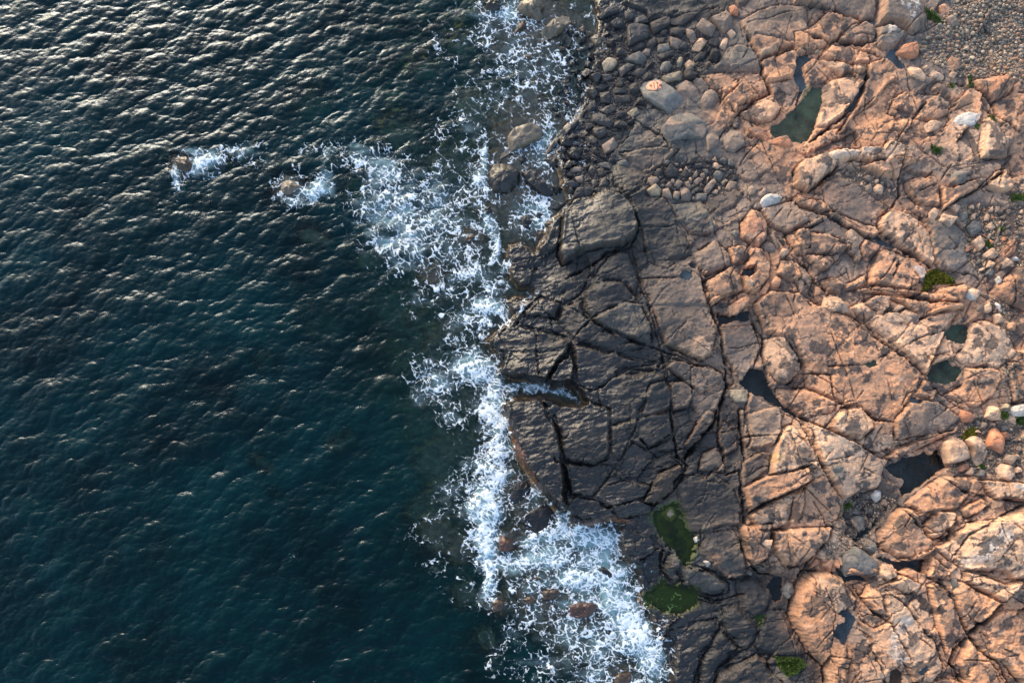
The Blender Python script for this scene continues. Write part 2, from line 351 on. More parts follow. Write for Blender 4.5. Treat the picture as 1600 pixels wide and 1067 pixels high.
# open joints and gullies: tile width depth | line
CRACKS = """C 5 .9|20,860 110,820 200,770 300,700 380,665 470,650 520,540
C 2 .4|520,540 500,400 450,300 330,250 310,60
C 2.5 .5|480,670 520,820 550,960 590,1060
C 2 .35|710,320 780,450 800,560
C 2 .3|60,480 110,660 100,800
C 2 .3|500,820 600,750 720,800 820,730
C 3 .5|980,860 1170,770
C 2.5 .5|920,760 970,900 1000,1067
C 2.5 .4|500,990 420,900 340,880 280,880
E 4 .7|600,400 720,270 860,340 1040,420 1180,460 1290,500 1480,580
E 3 .5|1060,0 1130,160 1160,290 1210,440 1230,600
E 3 .5|1030,110 1080,180 1140,300 1150,420
E 2.5 .4|580,400 740,460 900,500 1060,550 1220,570
E 3 .5|340,330 350,500 370,700
E 3.5 .6|590,420 560,520 480,600 410,710
E 3 .5|600,530 600,700 720,760 820,720 880,670 1000,600 1200,620
E 2.5 .4|1240,620 1270,740 1300,820 1290,900
E 2.5 .5|700,0 660,80 530,160 480,260
E 2 .35|530,160 700,250 740,270
E 3 .5|180,270 300,320 440,340 580,400
E 2 .3|1220,440 1310,350 1390,280
E 2 .35|1500,0 1540,160 1600,300
E 4 .7|1210,470 1260,640 1240,720
E 2 .3|150,490 340,500 520,490
E 3 .5|400,900 480,1030 520,1067
H 4 .8|410,0 480,110 510,200 520,340 550,480 560,680
H 3 .5|460,320 480,370 530,360 620,370 740,390 850,340 860,120
H 3 .5|930,350 980,240 1020,160 1050,60
H 2.5 .45|990,220 1110,280 1210,210 1300,170
H 2.5 .4|890,400 830,500 740,610
H 4 .6|580,600 740,620 850,680 1000,640 1140,590
H 2.5 .4|840,530 960,490 1060,530
H 2.5 .4|1110,280 1200,340 1240,300 1340,370
H 2 .3|890,410 940,490
H 5 .9|1280,0 1290,140 1330,330 1400,400 1300,560
I 5 1.0|640,0 600,130 470,280 380,400 380,540
I 4 .8|820,0 850,280 880,420
I 3 .5|0,250 70,330 180,260 250,210
I 3 .5|640,60 650,260 700,400 700,520
I 3 .5|700,540 830,500 830,680 850,860
I 4 .7|850,680 860,860 880,1000
I 3 .4|930,820 1030,770 1230,690
I 3 .4|1140,540 1280,500 1400,470
I 3 .5|1330,60 1420,200 1470,380 1530,500 1600,650
I 2 .3|1310,930 1350,800 1360,640
L 3 .5|600,10 590,150
L 5 1.0|870,60 900,200 1000,300 1150,330
L 4 .8|1480,60 1380,190 1280,330 1230,440
L 3 .5|560,1067 600,920 740,680 760,560
L 3 .4|680,1067 740,960 860,860 930,820 1000,720
L 2.5 .4|740,580 780,720 860,760
L 5 .8|330,160 320,280 420,390 560,430 700,500 900,450
L 4 .7|1230,440 1200,580 1250,700 1330,850 1460,960 1480,1067
M 5 .9|230,870 210,980 220,1067
M 3 .5|420,390 520,540 660,640 720,760 810,900
M 3 .4|640,420 780,520 860,640 980,800 1040,920
M 3.5 .6|980,360 1100,490 1140,600 1220,720 1320,870 1400,900 1500,1067
M 5 .9|1440,520 1330,640 1210,750 1120,850 1100,930 1180,1067
M 3 .5|920,330 1060,400 1120,500
M 3 .5|1600,340 1450,500
M 3 .5|540,800 600,960 650,1067
M 2 .3|440,600 560,700
M 2 .3|180,400 260,560 230,800
J 2.5 .4|20,30 110,120 120,230 200,400 240,480 330,620
J 2.5 .4|0,180 100,270
J 3 .5|720,680 800,760 880,850 960,900
J 2.5 .4|1040,480 1170,570 1340,600
J 2.5 .4|1080,1040 1200,860 1400,760 1600,660
J 3 .5|1240,480 1330,570 1400,630
J 2.5 .4|500,0 580,70 700,90
J 3 .5|1060,980 1090,820
G 3 .5|370,220 500,290 620,420 740,520 900,650 1000,760 1150,880
G 2.5 .35|910,640 980,480 1060,340 1140,220
G 2 .3|720,470 860,400 1040,340
G 2.5 .4|700,960 800,820 900,680
G 2 .3|900,510 1010,650
G 2.5 .4|230,590 460,580 640,510
G 2.5 .4|0,620 250,650 270,800 350,860
G 2 .3|1190,590 1440,600
G 2.5 .4|1130,150 960,150 740,80 420,50
G 2 .3|1460,320 1560,460 1600,560
F 4 .7|90,0 130,180 200,370 240,580
F 4 .6|400,180 420,300 500,400 490,540 540,700 620,830
F 2.5 .4|780,0 830,90 860,110
F 2.5 .4|720,0 760,100 830,180
F 3 .5|640,370 740,500 780,580 700,700 660,710
F 3 .5|400,760 620,880 760,940 1000,1060
F 5 .8|240,600 250,740 200,860 180,1067
D 4 .7|190,430 290,470 380,520 540,600
D 2.5 .4|0,350 100,380 190,440 300,400
D 5 .8|580,540 700,630 850,720 960,790
D 3 .5|740,280 680,380 590,450 575,520
D 3 .5|1000,240 1000,400
D 3 .5|1290,240 1120,340 1020,410
D 2 .3|610,640 560,720 520,780 520,920
D 2.5 .4|690,640 720,760 680,860
D 3 .5|0,700 100,800 150,890 230,960
D 2.5 .4|410,940 620,930 770,960 900,1010 1040,1067
D 3 .5|770,1010 900,970
D 3 .5|0,520 60,540 200,480
D 2 .3|860,270 940,240 990,230
D 4 .6|740,50 740,300
D 5 .8|1460,130 1380,180 1290,250
D 3 .6|100,270 200,200 300,90
D 2.5 .4|320,430 420,470 560,510
B 4 .6|60,240 150,270 240,310 310,270 330,230
B 4 .6|300,290 430,300 570,295
B 3 .5|100,40 300,90 480,150 560,130
B 5 .9|520,440 500,560 470,650 420,740 340,820 230,900 100,1000
B 2.5 .4|390,800 340,880 290,940
B 2.5 .4|440,350 560,380 620,410
B 2 .3|580,680 400,800
B 3 .5|930,700 860,790 810,870
B 2 .3|690,700 650,800 740,820
B 3 .5|1100,560 1250,600 1380,700 1430,790
B 3 .5|1310,820 1200,900 1140,990
B 4 .6|1340,760 1440,800 1560,900
B 2.5 .4|800,620 860,650 1000,660
B 3 .4|570,0 570,290
B 3 .4|580,180 690,175 790,240
B 2 .3|640,600 700,570 770,640
A 3.5 .6|1190,820 1320,700 1440,650
A 3 .5|1250,200 1330,400 1390,540 1440,660 1510,770
A 3 .5|1100,690 1190,800
A 2.5 .4|1360,430 1500,370 1600,340
A 2.5 .4|1080,970 1130,900 1190,860
A 2.5 .4|500,830 700,950 740,1060
A 3 .6|930,520 1020,600 1100,690
U 3 .5|480,200 590,340 640,520 740,730 880,1000
Y 3 .5|240,100 270,60 330,0
Y 2.5 .4|540,800 560,1067
Y 3 .4|0,760 240,800 300,860""".split('\n')
# standing water: tile colour(letter) depth | outline ; label
POOLS = """X g .5|1267,137 1285,138 1286,160 1280,180 1276,198 1264,220 1250,226 1235,222 1214,217 1203,208 1205,198 1222,190 1232,176 1243,168 1250,160 1262,150|murky green rock pool in orange rock below the wet channel
X s .25|1243,88 1262,84 1270,94 1254,108 1254,122 1260,138 1252,142 1242,132 1240,112|narrow slate grey pool leading down to the green pool
X s .2|1240,176 1252,128 1256,140 1247,160|short slate strip of water linking the narrow pool and the green pool
B s .3|640,390 665,350 725,335 712,385 740,420 780,460 778,490 735,490 700,450 650,420|slate grey pool beside the reddish rounded boulder
B s .2|505,150 560,125 575,180 540,180|tiny grey pool at the foot of the bulging boulder
B s .25|488,575 475,640 425,720 345,800 330,790 400,715 450,620|long thin strip of water in a curved joint of orange slab
G g .45|1060,350 1100,300 1200,285 1225,320 1215,400 1195,430 1130,425 1060,400|dark green pool, upper of the two beside the pale slab
G g .4|915,655 950,590 1000,560 1080,530 1110,580 1170,590 1178,630 1130,690 1050,712 960,700|dark green pool, lower of the two beside the pale slab
G b .2|460,580 560,550 570,590 520,600|small dark puddle in a hollow of the large orange slab
J k .45|650,400 760,340 850,320 930,290 970,310 1030,255 1045,300 1110,400 1040,430 980,470 850,560 760,605 740,560 770,490 700,460|large black pool between orange ledges and rounded boulders
F k .5|190,300 165,210 280,235 400,190 402,270 300,280 200,310|dark pool under the broken edge of orange blocks
F k .6|340,690 400,600 500,600 560,740 660,860 760,930 740,945 500,800 380,765|deep blue black pool under the undercut orange slab
H m .22|1140,745 1200,690 1290,640 1330,650 1360,780 1430,870 1480,900 1440,1000 1400,1080 1340,1060 1330,980 1270,960 1200,860|bright green algae pool at the foot of the dark cliff
L k .6|1060,380 1100,330 1170,335 1165,490 1105,505|narrow black green pool under the orange outcrop
L m .12|190,480 270,400 330,350 420,385 560,410 612,475 600,520 480,590 380,590 230,530|shallow algae covered pool ringed with foam beside surf
L m .1|960,605 1040,600 1010,672|small green puddle on dark slab
M k .5|575,200 640,190 720,225 800,215 880,205 930,175 915,300 880,310 800,262 745,300 700,250|black water channel below the cracked orange boulder
M k .5|300,258 350,310 470,320 560,372 450,350 370,375 325,325|black water slot between grey block and orange outcrop
M s .15|300,545 370,550 425,620 380,740 350,820 235,720 270,650 350,625 285,580|dark slate coloured puddle lying on the orange outcrop
M n .15|675,990 720,970 770,1000 768,1090 690,1090|brown puddle at the lower edge of the outcrop
M s .15|850,985 915,945 935,975 870,1015|small dark puddle in orange rock near brown puddle
C s .1|805,850 830,825 892,825 895,865 850,888 820,875|small slate puddle with pale rim, lower of a pair
C s .1|860,775 895,740 920,770 928,820 885,800|small slate puddle with pale rim, upper of a pair
C s .2|1230,850 1260,790 1330,780 1340,830 1280,870|small dark puddle in the hollow of a lichened orange block
J k .4|400,900 450,860 560,780 580,730 600,780 520,860 430,930|dark water among stones in the gully
D s .3|545,590 580,555 640,600 720,650 700,660 600,630|thin dark pool beneath the long slanting slab edge
G s .15|800,830 830,800 900,830 870,870|small dark puddle at the corner of the large slab""".split('\n')
# wear and colour patches: tile tone strength soft | outline
PATCH = """D o .75 10|-40,60 160,-10 480,-40 620,-30 640,-90 780,-80 860,-20 760,60 600,30 380,50 160,80
D W .45 8|160,20 380,-20 560,-30 560,10 380,40 200,60
L B .6 20|560,620 760,560 1100,620 1320,880 1460,1000 1440,1100 380,1100 400,900
L B .5 20|1000,260 1240,300 1240,420 1180,520 1060,520
H M .9 12|1120,730 1200,670 1300,620 1350,640 1380,780 1440,860 1490,900 1450,1000 1400,1090 1330,1060 1310,980 1250,940 1180,860
H K .8 18|1200,760 1320,700 1340,860 1420,960 1340,1040 1280,900
L K .7 16|250,460 400,420 420,500 300,540
L M .85 14|180,470 270,380 330,345 420,380 570,400 625,475 610,530 480,600 380,600 220,540
L M .8 8|950,595 1045,595 1015,680
L M .6 10|480,230 560,220 600,60 520,120
U M .5 12|1230,640 1480,700 1400,1060 1100,1060
B W .85 10|690,20 760,10 850,30 850,90 790,180 760,170 770,110 700,60
B W .8 8|640,190 690,180 690,240 650,250
B W .6 6|1100,830 1180,790 1290,800 1270,880 1140,890
D W .7 6|1070,140 1190,130 1190,200 1120,240 1070,200
J W .7 6|1500,510 1600,520 1590,580 1540,560
J W .6 8|1300,900 1400,820 1500,860 1400,960 1280,1000
M W .6 9|660,720 760,600 830,600 780,680 720,760 790,900 720,950 640,850
M W .5 9|1130,220 1250,130 1340,60 1420,50 1330,200 1180,260
D W .6 6|820,780 900,800 930,880 880,900
M B .9 4|860,540 880,440 940,520 1000,520 1030,560 1010,600 940,590
M D .6 9|0,300 330,300 500,420 440,520 300,380 150,340
A R .8 5|560,600 680,590 690,640 600,660
E o .75 10|1340,500 1420,440 1440,370 1540,390 1600,430 1560,500 1480,550 1400,520
H R .6 5|110,0 150,60 220,240 300,400 390,560 370,580 240,400 190,250
H R .8 6|600,830 620,790 860,740 1000,760 1040,790 900,780 700,820
E B .5 20|30,450 400,250 600,400 560,740 80,640
H B .7 30|540,380 860,340 700,620 580,600
H B .6 30|520,180 860,250 740,390 530,350
I Y .8 6|1070,400 1090,360 1150,380 1130,450 1080,450
H D .4 12|1100,740 1140,740 1100,1000 900,1000
E R .9 4|1100,940 1240,890 1250,910 1120,945
E O .9 4|1470,780 1600,700 1620,730 1490,785
L O .4 8|600,150 690,140 830,330 760,330
C D .7 8|1230,820 1300,790 1340,830 1240,870
C D .6 8|820,480 1000,470 1030,540 880,600
C T .6 8|930,340 1040,440 1060,510 1000,470 960,430 830,480 920,400
C T .5 8|390,140 430,170 430,260 390,240
A D .55 20|1300,40 1600,20 1600,180 1350,160
B D .5 20|-100,90 120,60 150,160 -60,160
B D .55 12|640,700 690,640 700,800 560,820 500,790 560,740
B D .6 12|1120,680 1240,650 1260,760 1100,800
B D .5 10|800,580 940,570 940,650 860,650
D D .5 12|540,290 700,340 640,380 570,330
D D .5 12|780,370 900,400 960,520 850,470 760,420
D D .55 12|370,680 480,680 500,800 400,820
D D .5 12|100,760 200,800 220,860 130,850
F D .45 25|480,80 700,60 740,200 620,300 520,300
F D .6 7|620,420 680,410 690,460 630,470
F D .6 10|650,600 760,500 790,590 700,680 650,690
F D .6 9|850,560 950,570 960,620 880,650
F D .4 16|960,380 1090,440 1090,500 950,480
J D .6 10|0,280 120,280 160,360 60,380
J D .6 9|310,150 420,130 560,200 420,200
J D .6 7|230,380 300,370 310,430 240,440
I D .55 10|1200,250 1400,340 1420,440 1240,400
I B .7 8|1180,800 1290,740 1320,920 1200,940
J D .55 8|1090,600 1140,590 1130,770 1090,790
L G .6 10|1090,960 1180,940 1220,1060 1080,1060
L G .5 9|720,190 800,170 830,320 740,300""".split('\n')
# moss: tile size | outline
MOSS = """D 1|940,810 1000,800 1120,870 1110,910 1000,900 930,950 890,960 910,880|olive moss cushion in the corner between orange slabs
J 1|1165,190 1200,130 1260,120 1300,150 1250,190 1190,200|yellow green moss tuft beside the rounded boulders
J 1|345,700 350,650 385,635 410,665 380,690|bright green moss clump above the dark gully stones
L 1|1110,880 1170,880 1290,890 1330,940 1260,1000 1190,1010 1130,940|bright green moss growing in dark hollow near the bottom
V 1|430,440 490,440 500,500 440,510|moss between two small blocks at the boulder patch
V 1|560,490 650,480 650,560 590,550|deep green moss beneath the lichened white boulder
V 1|250,900 290,870 330,900 310,925|small moss tuft at the tip of the long boulder
Y 1|400,420 430,390 490,400 460,440|little moss tuft amid angular rubble
Y 1|320,520 370,490 390,560 330,590|grey green moss beside the cube shaped block
Y 1|520,140 600,130 650,150 640,190 520,190|dark green moss under the pale ledge
B 1|910,60 990,110 1040,160 1000,170 920,130|green moss at the edge of the pebble beach
B 1|1080,570 1130,580 1110,610 1070,600|moss streak along joint below the pebbles
B 1|1210,510 1240,520 1260,610 1220,600|moss line under the beach edge
B 1|1360,790 1410,800 1400,850 1370,830|moss by the slotted joint near the white slab
B 1|1270,860 1300,860 1290,900 1260,890|moss below the pale oval slab
B 1|940,1020 1020,1030 1010,1080 950,1060|moss above the round grey boulder
G 1|900,20 960,0 1000,10 910,60|moss on shadowed ledge under the cushion
Y 1|0,810 60,820 80,870 0,870|moss at slab foot by the rubble""".split('\n')
